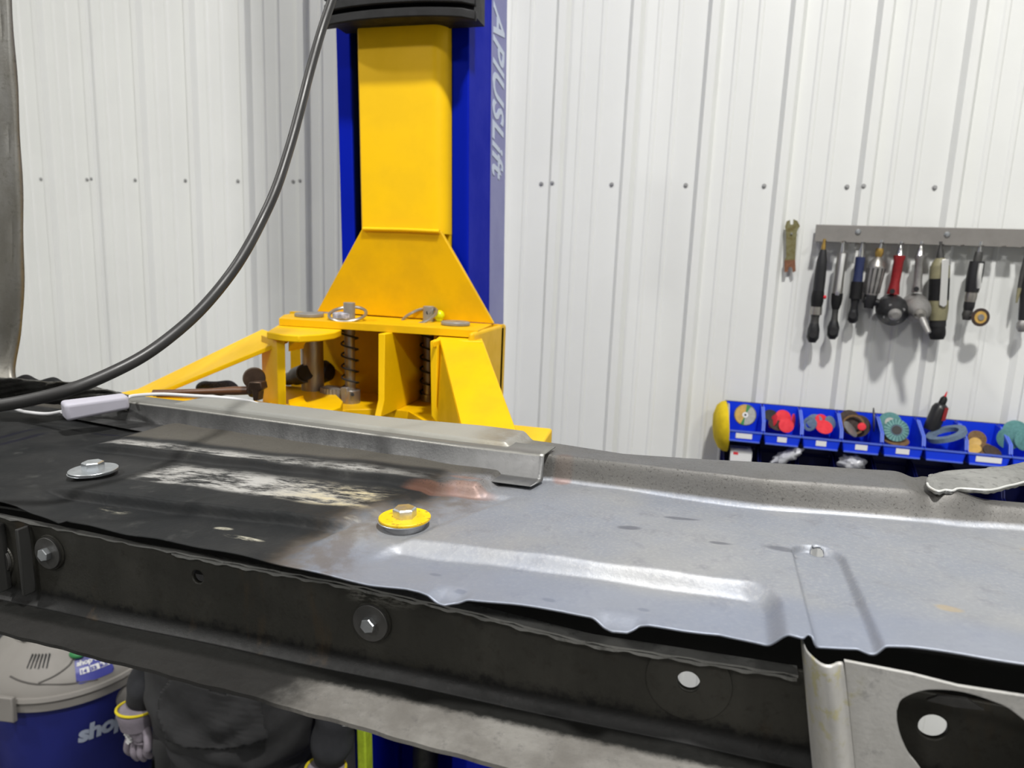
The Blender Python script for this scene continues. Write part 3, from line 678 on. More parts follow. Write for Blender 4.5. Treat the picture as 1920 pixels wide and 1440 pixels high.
lipz = interp_tab([(-1.1, -.012), (-.42, -.0225), (-.25, -.029), (-.17, -.0302), (.01, -.033), (.107, -.0362), (.20, -.044), (.35, -.0413), (.9, -.045)])
h1, h2, h3 = WP(370, 1082), WP(1291, 1277), WP(1750, 1364)
rl = .0062
hs = [(h1[0], h1[2], .0066), (h2[0], h2[2], .0082), (h3[0], h3[2], .0092)]
uw = np.concatenate([np.linspace(-1.05, -.3, 70)[:-1], np.linspace(-.3, .62, 800)])
WB = -.112
def vweb(u, z):
    b = np.clip((WB+.012-z)/.012, 0, 1)
    return WV-.0085*b*b+.0006*np.sin(u*30)
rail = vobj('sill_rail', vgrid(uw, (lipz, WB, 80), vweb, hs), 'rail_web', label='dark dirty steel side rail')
for p in rail.data.polygons: p.use_smooth = True
mo = rail.modifiers.new('t', 'SOLIDIFY'); mo.thickness = .0045; mo.offset = 1
# make sure the rail's outside skin stays where it is whichever way normals point
nrm = rail.data.polygons[50].normal.y
mo.offset = -1 if nrm < 0 else 1
fe = interp_tab([(-1.1, -.117), (-.3645, -.1370), (-.07, -.1455), (.146, -.157), (.28, -.163), (.9, -.175)])
us2 = np.linspace(-1.05, .62, 260); V = []; Fc = []
for u in us2:
    e = float(fe(u))+.0007*math.sin(u*60)+.0004*math.sin(u*173)
    V += [(u, WV-.008, WB), (u, e, WB-.001), (u, e, WB-.0045), (u, WV-.008, WB-.0035)]
for i in range(len(us2)-1):
    for q in range(4): Fc.append((4*i+q, 4*i+(q+1) % 4, 4*i+4+(q+1) % 4, 4*i+4+q))
Fc += [(3, 2, 1, 0), tuple(4*(len(us2)-1)+q for q in range(4))]
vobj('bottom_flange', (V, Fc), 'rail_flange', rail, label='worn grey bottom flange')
# doubled lip along the top of the rail
def lip(u0, u1, v0, v1, dz, t, ph):
    V = []; Fc = []; un = np.linspace(u0, u1, 150)
    for i, u in enumerate(un):
        w = .0005*math.sin(u*190+ph)+.0003*math.sin(u*410+ph); z = float(lipz(u))+dz
        k = float(smst(np.array(u), -.05, .16)); a = v0*k+(WV-.0022)*(1-k)
        V += [(u, a+w, z), (u, v1, z+.0005), (u, v1, z-t), (u, a+w, z-t+w)]
    n = len(un)
    for i in range(n-1):
        for q in range(4): Fc.append((4*i+q, 4*i+(q+1) % 4, 4*i+4+(q+1) % 4, 4*i+4+q))
    Fc += [(3, 2, 1, 0), tuple(4*(n-1)+q for q in range(4))]
    return V, Fc
vobj('lip', lip(-1.0, .3485, WV-.0085, WV+.003, .0012, .0017, 0), 'lip', rail, label='ground bright upper lip')
vobj('lip', lip(-.2, .3480, WV-.0078, WV+.002, -.0014, .0022, 2), 'lip', rail, label='ground bright upper lip')
# added sheets behind the rail, they block light and keep the gap dark
vobj('gap_blocker', join(box(-1.0, .70, -.020, -.0175, -.086, -.0150), box(-1.0, .70, -.078, .020, -.0170, -.0145)), 'inner')
# bolts through the web
def vframe_bolt(c, ax, rw_, t, rh, hh, mats, label=None, rot=.2, parent=body, two=False):
    c = np.array(c); a = nz(ax)
    o = vobj('bolt', hexprism(c+a*t, a, rh, hh, rot), mats[1], parent, label=label)
    w = vobj('washer', cyl(c, c+a*t, rw_, 48, .0004), mats[0], o, smooth=True)
    if two: vobj('washer', cyl(c-a*.0012+np.array((-.001, 0, 0)), c-a*.0001+np.array((-.001, 0, 0)), rw_*1.01, 48, .0003), mats[1], o, smooth=True)
    return o
for i, (x, y) in enumerate(((95, 1035), (698, 1165), (2, 1048))):
    p = WP(x, y); c = np.array((p[0], WV-.001, p[2]))
    vframe_bolt(c, (0, -1, 0), .0165, .0035, .0068, .0055, ('dgrey', 'zinc'), 'hex bolt in the side rail', .3+i)
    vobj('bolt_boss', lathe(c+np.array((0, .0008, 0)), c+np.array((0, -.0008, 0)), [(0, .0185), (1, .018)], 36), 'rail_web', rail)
c = np.array((h2[0], 0, h2[2])); R1, R2 = .031, .0084; V = []; Fc = []; n = 56
for k in range(n):
    a = 2*math.pi*k/n
    for (r, v) in ((R1, WV-.0002), (R1, WV-.0012), (R2, WV-.0012), (R2, WV-.0002)):
        z = c[2]+math.sin(a)*r; V.append((c[0]+math.cos(a)*r, v, max(min(z, lipz(c[0])-.004), WB+.004)))
for k in range(n):
    for q in range(4): Fc.append((4*k+q, 4*k+(q+1) % 4, 4*((k+1) % n)+(q+1) % 4, 4*((k+1) % n)+q))
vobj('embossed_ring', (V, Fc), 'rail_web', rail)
# black bracket at the far left of the rail
a = WP(14, 1000); vobj('rail_bracket', join(box(-1.0, a[0], -.092, -.086, -.10, lipz(a[0])-.006), box(a[0]-.004, a[0], -.104, -.086, -.10, lipz(a[0])-.006), box(a[0]+.03, a[0]+.034, -.099, -.086, -.098, lipz(a[0])-.004)), 'inner', bevel=.001)
# fastenings on top
for (x, y, rw_, m, lab) in ((175, 879, 49, ('zinc', 'zinc'), 'zinc bolt on a wide plain washer'), (759, 968, 50, ('yellowwasher', 'zinc'), 'zinc bolt on a chipped yellow washer')):
    zc_ = .0055 if x > 500 else .006
    p = VZ(x, y, zc_); w0 = V2W(p)-CP; d = np.linalg.norm(w0); dp = float(w0@R[:, 2]); r = rw_*dp/F*dp/d
    hh = float(height(np.array([p[0]]), np.array([p[1]]))[0])
    base = p-np.array((0, 0, .0025)); ax = np.array((0, -.015, 1))
    vframe_bolt(base, ax, r, .0025, .0112 if x > 500 else .0115, .0088, m, lab, .25 if x < 500 else .05, two=True)
    vobj('seat_pad', cyl((p[0], p[1], min(hh-.003, base[2]-.008)), base-np.array((0, 0, .0012)), r*.8, 32), 'panel', body, smooth=True)

# torn flange at the right of the ledge
top = [(1742, 892), (1746, 890), (1751, 890), (1762, 887), (1778, 884), (1815, 881), (1845, 880), (1856, 877), (1880, 876), (1905, 871), (1930, 866), (1990, 860)]
bot = [(1737, 902), (1742, 913), (1758, 921), (1772, 919), (1786, 920), (1800, 916), (1848, 919), (1868, 917), (1886, 912), (1905, 908), (1930, 902), (1990, 895)]
A_ = catmull([VZ(x, y, .030) for x, y in top], 5); B_ = catmull([VV(x, y, VZ(x, y, .0295)[1]) for x, y in bot], 5)
V = []; Fc = []; m = 9
for i in range(len(A_)):
    for j in range(m):
        t = j/(m-1); p = A_[i]*(1-t)+B_[i]*t; p = p+np.array((0, 0, .0012*math.sin(math.pi*t)+.0007*math.sin(i*1.7)*math.sin(j*1.3)-(.003*t**6)))
        V.append(tuple(p))
for i in range(len(A_)-1):
    for j in range(m-1): Fc.append((i*m+j, (i+1)*m+j, (i+1)*m+j+1, i*m+j+1))
tf = vobj('torn_flange', (V, Fc), 'lip', smooth=True, angle=180, label='bent torn upper flange'); mo = tf.modifiers.new('t', 'SOLIDIFY'); mo.thickness = .002; mo.offset = 0
vobj('edge_highlight', tube([p+np.array((0, -.0004, .0002)) for p in B_[2:]], .0012, 8, sm=0), 'bright', tf, smooth=True, label='added strip painting the highlight of the lit edge')  # bright tube added as a painted highlight along the torn edge
# z section repair strip lying against the step
topf = [(-.72, .243), (-.574, .2245), (-.492, .2173), (-.2104, .1812), (-.0104, .1571), (.0974, .1496)]
ff = interp_tab(topf); fb = lambda u: ff(u)-.0035
fo = interp_tab([(-.72, .215), (-.6921, .2071), (-.4925, .1697), (-.2636, .1417), (-.1814, .135), (.0171, .1205), (.1, .1165)])
V = []; Fc = []; un = np.linspace(-.695, .0985, 120); n = len(un)
zt_ = .0322
for i, u in enumerate(un):
    w = float(ff(u)); b_ = float(fb(u)); o_ = float(fo(u)); us_ = u-(.006 if i == n-1 else 0)
    V += [(us_ if i == n-1 else u, o_, .0045), (u, b_-.004, .004), (u, b_-.001, .0055), (u, w-.001, zt_-.0025), (u, w+.0015, zt_), (u+(.004 if i == n-1 else 0), min(w+.034, float(vbk(u))-.004), zt_+.0008)]
for i in range(n-1):
    for q in range(5): Fc.append((6*i+q, 6*(i+1)+q, 6*(i+1)+q+1, 6*i+q+1))
zs = obj('repair_strip', (V, Fc), 'bracket', None, True, True, angle=60)
zs.matrix_world = VM; mo = zs.modifiers.new('t', 'SOLIDIFY'); mo.thickness = .0012; mo.offset = 0
tag(zs, 'long bent steel repair strip lying along the raised step of the floor panel', 'metal strip')

# outrigger with the big opening, right foreground
OVp = -.128
def OP(x, y): return VV(x, y, OVp)
outl = [OP(1583, 1238), OP(1706, 1262), OP(1797, 1285), OP(1919, 1304)]
g = outl[3]+(outl[3]-outl[2])*1.0; botz = -.27
hole = [(1680, 1330), (1690, 1308), (1724, 1293), (1760, 1290), (1806, 1295), (1858, 1311), (1901, 1333)]
H_ = [OP(*p) for p in hole]; cH = np.array((OP(1840, 1400)[0], OVp, OP(1840, 1400)[2]))
H_ += [np.array((H_[-1][0]+.022, OVp, H_[-1][2]-.02)), np.array((H_[-1][0]+.026, OVp, H_[-1][2]-.055)), np.array((H_[-1][0]+.005, OVp, H_[-1][2]-.082)), np.array((OP(1780, 1440)[0]+.01, OVp, H_[-1][2]-.086)), OP(1726, 1442), OP(1703, 1412), OP(1688, 1378), OP(1681, 1350)]
Hc = catmull(H_+[H_[0]], 5)[:-1]
bm = bmesh.new()
ox = OP(1590, 1300)[0]
outer = [np.array((outl[0][0], OVp, outl[0][2]))]+outl[1:]+[g, np.array((g[0]+.05, OVp, g[2]-.01)), np.array((g[0]+.05, OVp, botz)), np.array((OP(1610, 1440)[0], OVp, botz)), OP(1604, 1440)]
def loopv(P): 
    vs = [bm.verts.new((p[0], OVp, p[2])) for p in P]
    return [bm.edges.new((vs[i], vs[(i+1) % len(vs)])) for i in range(len(vs))]
es = loopv(outer)+loopv(Hc)
bmesh.ops.triangle_fill(bm, use_beauty=True, use_dissolve=False, edges=es)
bad = []
for f_ in bm.faces:
    c = f_.calc_center_median(); ins = False; px = [(p[0], p[2]) for p in Hc]; j = len(px)-1
    for i in range(len(px)):
        if (px[i][1] > c.z) != (px[j][1] > c.z) and c.x < (px[j][0]-px[i][0])*(c.z-px[i][1])/(px[j][1]-px[i][1])+px[i][0]: ins = not ins
        j = i
    if ins: bad.append(f_)
if bad: bmesh.ops.delete(bm, geom=bad, context='FACES')
out = vobj('outrigger', bm, 'outrigger', label='light steel outrigger plate with a large opening')
mo = out.modifiers.new('t', 'SOLIDIFY'); mo.thickness = .003; mo.offset = 0
# rounded left flange of the outrigger
rows = [((1509, 1213), (1583, 1238)), ((1514, 1260), (1590, 1290)), ((1520, 1330), (1598, 1360)), ((1530, 1440), (1606, 1440))]
V = []; Fc = []; m = 11
RR = []
for (l, r) in rows: RR.append((VV(l[0], l[1], OVp+.012), OP(*r)))
l3, r3 = RR[-1]; l2, r2 = RR[0]; RR.append((l3+(l3-RR[-2][0])*1.2, r3+(r3-RR[-2][1])*1.2))
for (l, r) in RR:
    for j in range(m):
        t = j/(m-1); p = l*(1-t)+r*t
        bulge = -.007*math.sin(math.pi*min(t/.8, 1))-(.0 if t < .8 else 0)
        V.append((p[0], p[1]+bulge-(.006*math.sin(math.pi*t)), p[2]))
for i in range(len(RR)-1):
    for j in range(m-1): Fc.append((i*m+j, (i+1)*m+j, (i+1)*m+j+1, i*m+j+1))
# return edge going back to the rail
k0 = len(V)
for (l, r) in RR: V.append((l[0]-.001, WV-.004, l[2]))
for i in range(len(RR)-1): Fc.append((i*m, k0+i, k0+i+1, (i+1)*m))
fl_ = vobj('outrigger_flange', (V, Fc), 'outrigger', out, smooth=True, angle=60); mo = fl_.modifiers.new('t', 'SOLIDIFY'); mo.thickness = .002; mo.offset = 0
fl_.modifiers.new('sub', 'SUBSURF').render_levels = 1
a = VV(1745, 1312, -.095); b = VV(1842, 1330, -.095)
vobj('inner_flange', slab([VV(1738, 1314, -.10), VV(1760, 1306, -.10), VV(1815, 1312, -.10), VV(1845, 1332, -.10), VV(1790, 1326, -.10)], (0, .003, 0)), 'dgrey', out)

# left door pillar
pe = [(18, -60), (22, 0), (35, 200), (42, 350), (45, 500), (42, 600), (38, 660), (40, 690), (49, 712), (50, 722)]
PE = catmull([VV(x, y, .262) for x, y in pe], 6)
cs = [(0, 0), (-.001, -.006), (-.004, -.009), (-.012, -.010), (-.016, -.016), (-.030, -.020), (-.052, -.020), (-.056, -.016), (-.20, -.005), (-.26, .02)]
V = []; Fc = []; m = len(cs)
for i, p in enumerate(PE):
    lowk = smst(np.array(p[2]), .14, .045)if False else max(0, min(1, (.13-p[2])/.09))
    for j, (du, dv) in enumerate(cs):
        V.append((p[0]+du*(1+.25*lowk), p[1]+dv-.02*lowk*lowk+.001*math.sin(p[2]*40+j), p[2]))
for i in range(len(PE)-1):
    for j in range(m-1): Fc.append((i*m+j, (i+1)*m+j, (i+1)*m+j+1, i*m+j+1))
pi_ = vobj('door_pillar', (V, Fc), 'pillar', smooth=True, angle=50, label='bare grey door pillar'); mo = pi_.modifiers.new('t', 'SOLIDIFY'); mo.thickness = .0018; mo.offset = 0
# crumpled sheet round the pillar foot
V = []; Fc = []; nu_, nv_ = 60, 16
topc = interp_tab([(-40, 708), (0, 708), (45, 711), (80, 716), (115, 716), (160, 722), (210, 733), (240, 741)])
for i in range(nu_):
    x = -60+i*300/(nu_-1); yt = float(topc(x)); yb = 752+max(0, (x-40))*.09
    for j in range(nv_):
        t = j/(nv_-1); y = yt+(yb-yt)*t
        zz_ = .050*(1-t)**1.0+.020-max(0, (x-60)/180)*.022*(1-t); zz_ += .002*math.sin(x*.11+j*.7)*math.sin(j*.9+x*.03)
        V.append(tuple(VZ(x, y, max(zz_, .02))))
for i in range(nu_-1):
    for j in range(nv_-1): Fc.append((i*nv_+j, (i+1)*nv_+j, (i+1)*nv_+j+1, i*nv_+j+1))
MAT['crumple'] = dirty('crumpled_dark_sheet', (.05, .048, .043), (.09, .088, .08), (.15, .145, .13), .4, .35)
cr = vobj('pillar_foot', (V, Fc), 'crumple', smooth=True, angle=180); mo = cr.modifiers.new('t', 'SOLIDIFY'); mo.thickness = .002; mo.offset = 0

# air hose across the foreground
hp = [(640, -60, .98), (622, 0, .97), (602, 60, .96), (582, 130, .94), (564, 200, .92), (545, 270, .90), (519, 350, .87), (490, 415, .85), (456, 478, .82), (420, 530, .80), (375, 582, .77), (325, 627, .74), (268, 668, .715), (200, 703, .69), (130, 731, .67), (60, 749, .66), (0, 760, .655), (-80, 770, .65), (-300, 790, .65)]
tag(obj('air_hose', tube([PD(*p) for p in hp], .0062, 16), 'hose', None, True), 'thick black hose hanging from the top and across the left foreground', 'hose')
# inline cord switch and cord
c1, c2 = VZ(122, 770, .036), VZ(236, 752, .040)
c1 = V2W(c1); c2 = V2W(c2); ax = nz(c2-c1); up_ = nz(np.array((0, -.15, 1))-ax*ax.dot(np.array((0, -.15, 1)))); sd = np.cross(ax, up_); L = np.linalg.norm(c2-c1)
bm = bmesh.new(); bmesh.ops.create_cube(bm, size=1)
for v in bm.verts:
    k = 1.0 if v.co.x < 0 else .82
    p = (c1+c2)/2+ax*v.co.x*L*1.06+sd*v.co.y*.028*k+up_*v.co.z*.025*k; v.co = Vector(p)
sw = obj('cord_switch', bm, 'switch', None, bevel=.005, seg=4)
tag(sw, 'pale grey inline cord switch lying at the left end of the steel strip', 'switch')
cd = [VZ(-30, 735, .05), VZ(30, 767, .02), VZ(60, 774, .02), VZ(90, 776, .022), VZ(116, 772, .030)]
tag(obj('cord', tube([V2W(p) for p in cd], .0026, 10), 'cord', None, True), 'short white cord running left from the pale switch', 'cord')
cd = [VZ(238, 747, .040), VZ(252, 742, .042), VZ(300, 739, .040), VZ(360, 742, .040), VZ(420, 746, .039), VZ(465, 752, .037), VZ(497, 763, .034), VZ(520, 771, .027), VZ(540, 776, .01)]
tag(obj('cord', tube([V2W(p) for p in cd], .0026, 10), 'cord', None, True), 'pale cord running right from the switch over the back edge', 'cord')

# ================================================================== TOOL RACK ON THE WALL
RY = WY-.021
rk = thing('tool_rack', 'slotted grey steel rack screwed to the white wall', 'tool rack', (.9, RY, PY(1700, 455, RY)[2]))
ra = PY(1530, 421, RY); rb2 = PY(1528, 452, RY); rz1, rz0 = ra[2], rb2[2]; rx0 = ra[0]; rx1 = 1.45
SHY = RY-.050
obj('rack_plate', box(rx0, rx1, RY-.003, RY, rz0, rz1), 'rack', rk, bevel=.001)
slots = [PY(x, 453, SHY+.012)[0] for x in (1545, 1581, 1617, 1652, 1690, 1727, 1764, 1802, 1839, 1880, 1918)]; slots += [slots[-1]+.055*k for k in (1, 2, 3, 4)]
ms = [box(rx0, rx1, SHY+.032, RY-.002, rz0-.003, rz0)]; x = rx0
for s_ in slots:
    ms.append(box(x, s_-.006, SHY, SHY+.033, rz0-.003, rz0)); x = s_+.006
ms.append(box(x, rx1, SHY, SHY+.033, rz0-.003, rz0))
obj('rack_shelf', join(*ms), 'rack', rk, label='slotted shelf of the rack')
for (x, y) in ((1609, 435), (1776, 440)):
    p = PY(x, y, RY-.003); obj('rack_screw', lathe((p[0], RY-.003, p[2]), (p[0], RY-.009, p[2]), [(0, .0085), (.5, .0075), (1, .004)], 16), 'zinc', rk, True)

TY = SHY+.012
def Q(x, y, Y=TY): return PY(x, y, Y)
PXM = float((Q(1680, 520)-CP)@R[:, 2])/F/1.09
def tool(label, top, bottom, parts, cat='air tool', name='air_tool'):
    """parts: (y0, y1, profile radii in px, material, name) along the top-bottom axis; y in photo pixels"""
    t = thing(name, label, cat, Q(*bottom), 'air tools hanging on the rack')
    def at(y, dx=0, dY=0):
        k = (y-top[1])/(bottom[1]-top[1]); return PY(top[0]+(bottom[0]-top[0])*k+dx, y, TY+dY)
    for (y0, y1, rr, m, nm) in parts:
        n = len(rr); obj(nm, lathe(at(y0), at(y1), [(i/(n-1), r*PXM) for i, r in enumerate(rr)], 18), m, t, True)
    return t, at
fit = [4, 2.6, 3.6, 3.6]
t, at = tool('black air ratchet with a brass fitting, leftmost on the rack', (1546, 450), (1523, 638), [(448, 468, [3, 3, 4.2, 4.2], 'brass', 'air_fitting'), (468, 545, [6, 10, 11, 11.5, 11.5], 'black', 'grip'), (545, 575, [11.5, 12.5, 12.5, 11], 'rubber', 'motor_body'), (575, 590, [11.5, 12, 12], 'steel', 'ring'), (590, 612, [9, 8, 8.5, 10], 'dgrey', 'neck')])
obj('ratchet_head', join(lathe(at(606), at(642), [(0, 9), (.3, 12), (.7, 12.5), (1, 8)] and [(0, 9*PXM), (.3, 12*PXM), (.75, 12.5*PXM), (1, 7*PXM)], 18), cyl(at(627, 0, -.026), at(627), 8*PXM, 18)), 'black', t, True)
obj('trigger_button', ball(at(557, 13, -.004), 4*PXM), 'redb', t, True)
t, at = tool('silver lever air ratchet, second from left on the rack', (1581, 455), (1560, 636), [(452, 474, fit, 'chrome', 'air_fitting'), (474, 550, [8.5, 9.5, 9.5, 10], 'steel', 'motor_body'), (550, 580, [11, 11, 10, 7], 'rubber', 'collar'), (580, 606, [6.5, 6, 6.5, 8], 'dgrey', 'neck')])
obj('ratchet_head', join(lathe(at(602), at(636), [(0, 8*PXM), (.35, 12*PXM), (.8, 11*PXM), (1, 6*PXM)], 18), cyl(at(623, 0, -.024), at(623), 7*PXM, 18)), 'black', t, True)
obj('lever', tube([at(476, 3, -.014), at(500, 2, -.019), at(540, 1, -.019), at(552, 0, -.012)], 4.5*PXM, 8), 'bright', t, True)
t, at = tool('small navy gripped air ratchet, third from left on the rack', (1617, 455), (1598, 603), [(453, 482, [2.5, 3, 5, 5], 'chrome', 'air_fitting'), (482, 528, [9.5, 9, 9, 9.5], 'navy', 'grip'), (528, 560, [11.5, 12, 11.5, 12], 'rubber', 'ribbed_collar'), (560, 585, [9, 7, 8], 'black', 'neck')])
obj('ratchet_head', join(lathe(at(578), at(606), [(0, 7*PXM), (.4, 10*PXM), (.8, 10*PXM), (1, 5*PXM)], 18), cyl(at(592, 0, -.022), at(592), 6.5*PXM, 16)), 'black', t, True)
t, at = tool('stubby ribbed grey air tool with a worn brass fitting, fourth from left', (1653, 452), (1628, 578), [(450, 466, [3, 3, 3], 'chrome', 'air_fitting'), (466, 482, [7, 8, 6], 'brass', 'swivel'), (482, 500, [6, 14, 17], 'steel', 'end_cap'), (500, 553, [17, 17, 16, 13], 'grey', 'motor_body')])
for k in range(12):
    a = 2*math.pi*k/12; d1 = np.array((math.cos(a), math.sin(a), 0))*16.5*PXM
    obj('fin', cyl(at(503)+d1, at(549)+d1*.82, 2.2*PXM, 6), 'dgrey', t)
obj('drive_head', join(lathe(at(550), at(578), [(0, 12*PXM), (.4, 13*PXM), (1, 9*PXM)], 16), cyl(at(560, -12), at(568, 16), 8*PXM, 12)), 'black', t, True)
def pistol(label, top, hpx, hc_, rh, mh, body_m, nose_m, hr_, nose, collar=None):
    t = thing('air_drill', label, 'air tool', Q(*hc_), 'air tools hanging on the rack')
    a, b = Q(*top), Q(*hpx)
    obj('air_fitting', lathe(a+np.array((0, 0, .004)), a-np.array((0, 0, .038)), [(0, 3*PXM), (.3, 2.6*PXM), (.5, 5*PXM), (1, 8*PXM)], 14), 'chrome', t, True)
    h1_ = PY(hc_[0], hc_[1], TY)
    obj('handle', lathe(a-np.array((0, 0, .036)), PY(hpx[0], hpx[1], TY), [(0, rh*1.15*PXM), (.08, rh*1.15*PXM), (.14, rh*PXM), (.7, rh*PXM), (1, rh*1.3*PXM)], 18, .8), mh, t, True)
    fr_ = PY(nose[0], nose[1], TY-.085); bk = PY(hc_[0]-3, hc_[1]-6, TY+.028)
    dirn = fr_-bk
    obj('motor_housing', lathe(bk, fr_, [(0, hr_*.75*PXM), (.08, hr_*.95*PXM), (.45, hr_*PXM), (.68, hr_*.92*PXM), (.82, hr_*.62*PXM), (1, hr_*.45*PXM)], 24), body_m, t, True)
    obj('nose', lathe(fr_-dirn*.02, fr_+dirn*.12, [(0, hr_*.44*PXM), (.5, hr_*.36*PXM), (1, hr_*.22*PXM)], 18), nose_m, t, True)
    obj('trigger', cyl(PY(hpx[0]-1, hpx[1]-6, TY-.02), PY(hpx[0]-1, hpx[1]-6, TY-.034), 5*PXM, 12), 'black', t)
    return t, bk, fr_
t, bk, fr_ = pistol('red handled air impact driver with a black round nose', (1690, 455), (1674, 552), (1672, 582), 11.5, 'red', 'black', 'grey', 30, (1678, 590))
for k in range(4):
    dv_ = nz(fr_-bk); u1, w1, _ = frame(dv_); an = .5+k*math.pi/2; q1 = bk+(fr_-bk)*.80+u1*math.cos(an)*18*PXM+w1*math.sin(an)*18*PXM
    obj('housing_screw', cyl(q1, q1+dv_*.006, 2.6*PXM, 10), 'screw', t)
t, bk, fr_ = pistol('grey pistol shaped air hammer with a chisel bit', (1728, 455), (1719, 548), (1716, 576), 9.5, 'grey', 'grey', 'steel', 26, (1725, 590))
obj('chisel_bit', lathe(fr_, PY(1741, 624, TY-.11), [(0, 7*PXM), (.3, 7*PXM), (1, 5*PXM)], 12), 'grey', t, True)
t, at = tool('olive and black air sander with a long silver lever', (1764, 455), (1757, 634), [(453, 484, [3, 3, 6, 7], 'dgrey', 'air_fitting'), (484, 500, [8, 14, 16], 'olive', 'end_cap'), (498, 522, [17, 18, 18], 'olive', 'motor_body'), (522, 563, [18.3, 18.3], 'rubber', 'grip_band'), (563, 600, [18, 18, 16], 'olive', 'lower_body'), (600, 612, [15, 15], 'blackm', 'spindle_housing'), (612, 636, [14, 15, 15, 12], 'rubber', 'sanding_pad')])
obj('lever', slab([at(486, 4, -.031), at(486, 17, -.031), at(572, 16, -.031), at(576, 10, -.031), at(572, 2, -.031)], (0, .004, 0)), 'bright', t, bevel=.0012)
t, at = tool('small black die grinder with a thin cut off disc', (1839, 455), (1812, 600), [(453, 472, [3, 3, 4], 'chrome', 'air_fitting'), (472, 490, [6, 7.5, 7.5], 'dgrey', 'swivel'), (490, 548, [13, 14, 14, 12], 'black', 'grip'), (548, 566, [10.5, 11, 10], 'steel', 'ring'), (566, 584, [10, 10, 8], 'black', 'neck')])
obj('lever', tube([at(494, 8, -.020), at(520, 9, -.022), at(540, 12, -.017)], 4.2*PXM, 8), 'bright', t, True)
obj('angle_head', join(lathe(at(580), at(600), [(0, 8*PXM), (.5, 10*PXM), (1, 7*PXM)], 14), cyl(at(592), PY(1836, 595, TY-.026), 5*PXM, 12)), 'dgrey', t, True)
dc = PY(1838, 595, TY-.028); dn = np.array((.25, -1, .05))
di = obj('cutting_disc', lathe(dc, dc+nz(dn)*.0016, [(0, 18*PXM), (1, 18*PXM)], 32), 'dbrown', t, True)
obj('arbor', lathe(dc, dc+nz(dn)*.005, [(0, 6.5*PXM), (1, 6*PXM)], 16), 'grey', t, True)
obj('disc_label', lathe(dc, dc+nz(dn)*.0021, [(0, 12*PXM), (1, 12*PXM)], 24), 'gold', t, True)
t, at = tool('long slim grey air tool cut by the right edge of the photo', (1930, 455), (1906, 566), [(455, 480, [3, 5], 'chrome', 'air_fitting'), (480, 540, [4, 5, 4], 'dgrey', 'body'), (540, 568, [4, 3, 1.5], 'olive', 'blade')])
t, at = tool('dark shears body with a round foot at the right edge of the photo', (1932, 455), (1916, 618), [(455, 500, [3, 5], 'chrome', 'air_fitting'), (500, 600, [8, 9, 8], 'black', 'body'), (600, 622, [7, 10, 10, 6], 'grey', 'foot')])
# pin spanner hanging on the wall
sp = [(1472, 425), (1475, 415), (1481, 412), (1482, 421), (1487, 421), (1488, 411), (1495, 414), (1500, 424), (1496, 430), (1494, 435), (1491, 487), (1492, 508), (1487, 511), (1485, 501), (1479, 501), (1477, 510), (1471, 510), (1471, 488), (1474, 482), (1474, 434)]
spn = thing('pin_spanner', 'flat zinc yellow spanner with forked ends hanging left of the rack', 'spanner', PY(1483, 511, WY-.023))
obj('spanner_body', slab([PY(x, y, WY-.026) for x, y in sp[:11]+sp[17:]], (0, .004, 0)), 'spanner', spn)
obj('lower_jaw', slab([PY(x, y, WY-.026) for x, y in sp[10:18]], (0, .004, 0)), 'rust', spn, label='rusty lower jaw')
p = PY(1484, 438, WY-.027); obj('hanging_screw', cyl((p[0], WY-.031, p[2]), (p[0], WY, p[2]), .003, 10), 'grey', spn)

# ================================================================== PARTS BINS
BW, BP = .1025, .1065
bx = PY(1361, 815, 2.12)[0]; bz = PY(1361, 825, 2.12)[2]; BYF, BYB = 2.12, 2.247; bt = PY(1367, 752, 2.247)[2]
ry = WY-.0195
rail_ = thing('louvre_panel', 'navy louvred panel on the wall carrying the blue bins', 'wall panel', (.6, ry, bz-.30))
obj('back_sheet', box(bx-.006, 1.42, ry-.004, ry, bz-.22, bt+.001), 'rail', rail_)
for i in range(2): obj('louvre', slab([(bx, ry-.004, bt-.108-.04*i), (bx, ry-.014, bt-.102-.04*i), (bx, ry-.016, bt-.106-.04*i), (bx, ry-.004, bt-.116-.04*i)], (1.30, 0, 0)), 'rail', rail_)
def bin_mesh():
    """open fronted hanging bin, origin at the lower front left corner"""
    w, d, h, fh, t = BW, BYB-BYF, bt-bz, .033, .0022
    tp_ = .006
    def sidepoly(x): return [(x+(.006 if x < .01 else -.006), 0, fh*.0), (x, 0, fh), (x, .012, fh+.006), (x, .020, fh+.026), (x, d-.04, h-.004), (x, d, h), (x+(.006 if x < .01 else -.006), d, .0)]
    ms = [slab(sidepoly(0), (t, 0, 0)), slab(sidepoly(w-t), (t, 0, 0)), slab([(.006, 0, 0), (w-.006, 0, 0), (w, 0, fh), (0, 0, fh)], (0, t, 0)), slab([(.006, d-t, 0), (w-.006, d-t, 0), (w, d-t, h), (0, d-t, h)], (0, t, 0)), box(.006, w-.006, 0, d, 0, t),
          box(-.0012, w+.0012, -.003, .004, fh-.004, fh), box(.006, w-.006, -.003, .0, 0, .004)]
    rm = [ms.pop(), ms.pop()]
    for x in (-.0015, w-t-.0005):
        rm.append(slab([(x, .012, fh+.003), (x, .019, fh+.024), (x, d-.04, h-.006), (x, d-.04, h-.001), (x, .016, fh+.029), (x, .007, fh+.004)], (t+.002, 0, 0)))
    return join(*ms), join(*rm)
binlabels = ['blue bin holding an upright gold and grey cutting disc, leftmost of the top row', 'blue bin holding flat bright red discs, second of the top row', 'blue bin holding grey rings and red discs, third of the top row', 'blue bin holding dark brown discs and one upright grey blade', 'blue bin holding a teal flap disc with a black centre', 'blue bin holding a big blue grey ring and a black bottle, with no label', 'blue bin holding small brown discs, with a long white label', 'blue bin holding teal discs at the right edge of the photo']
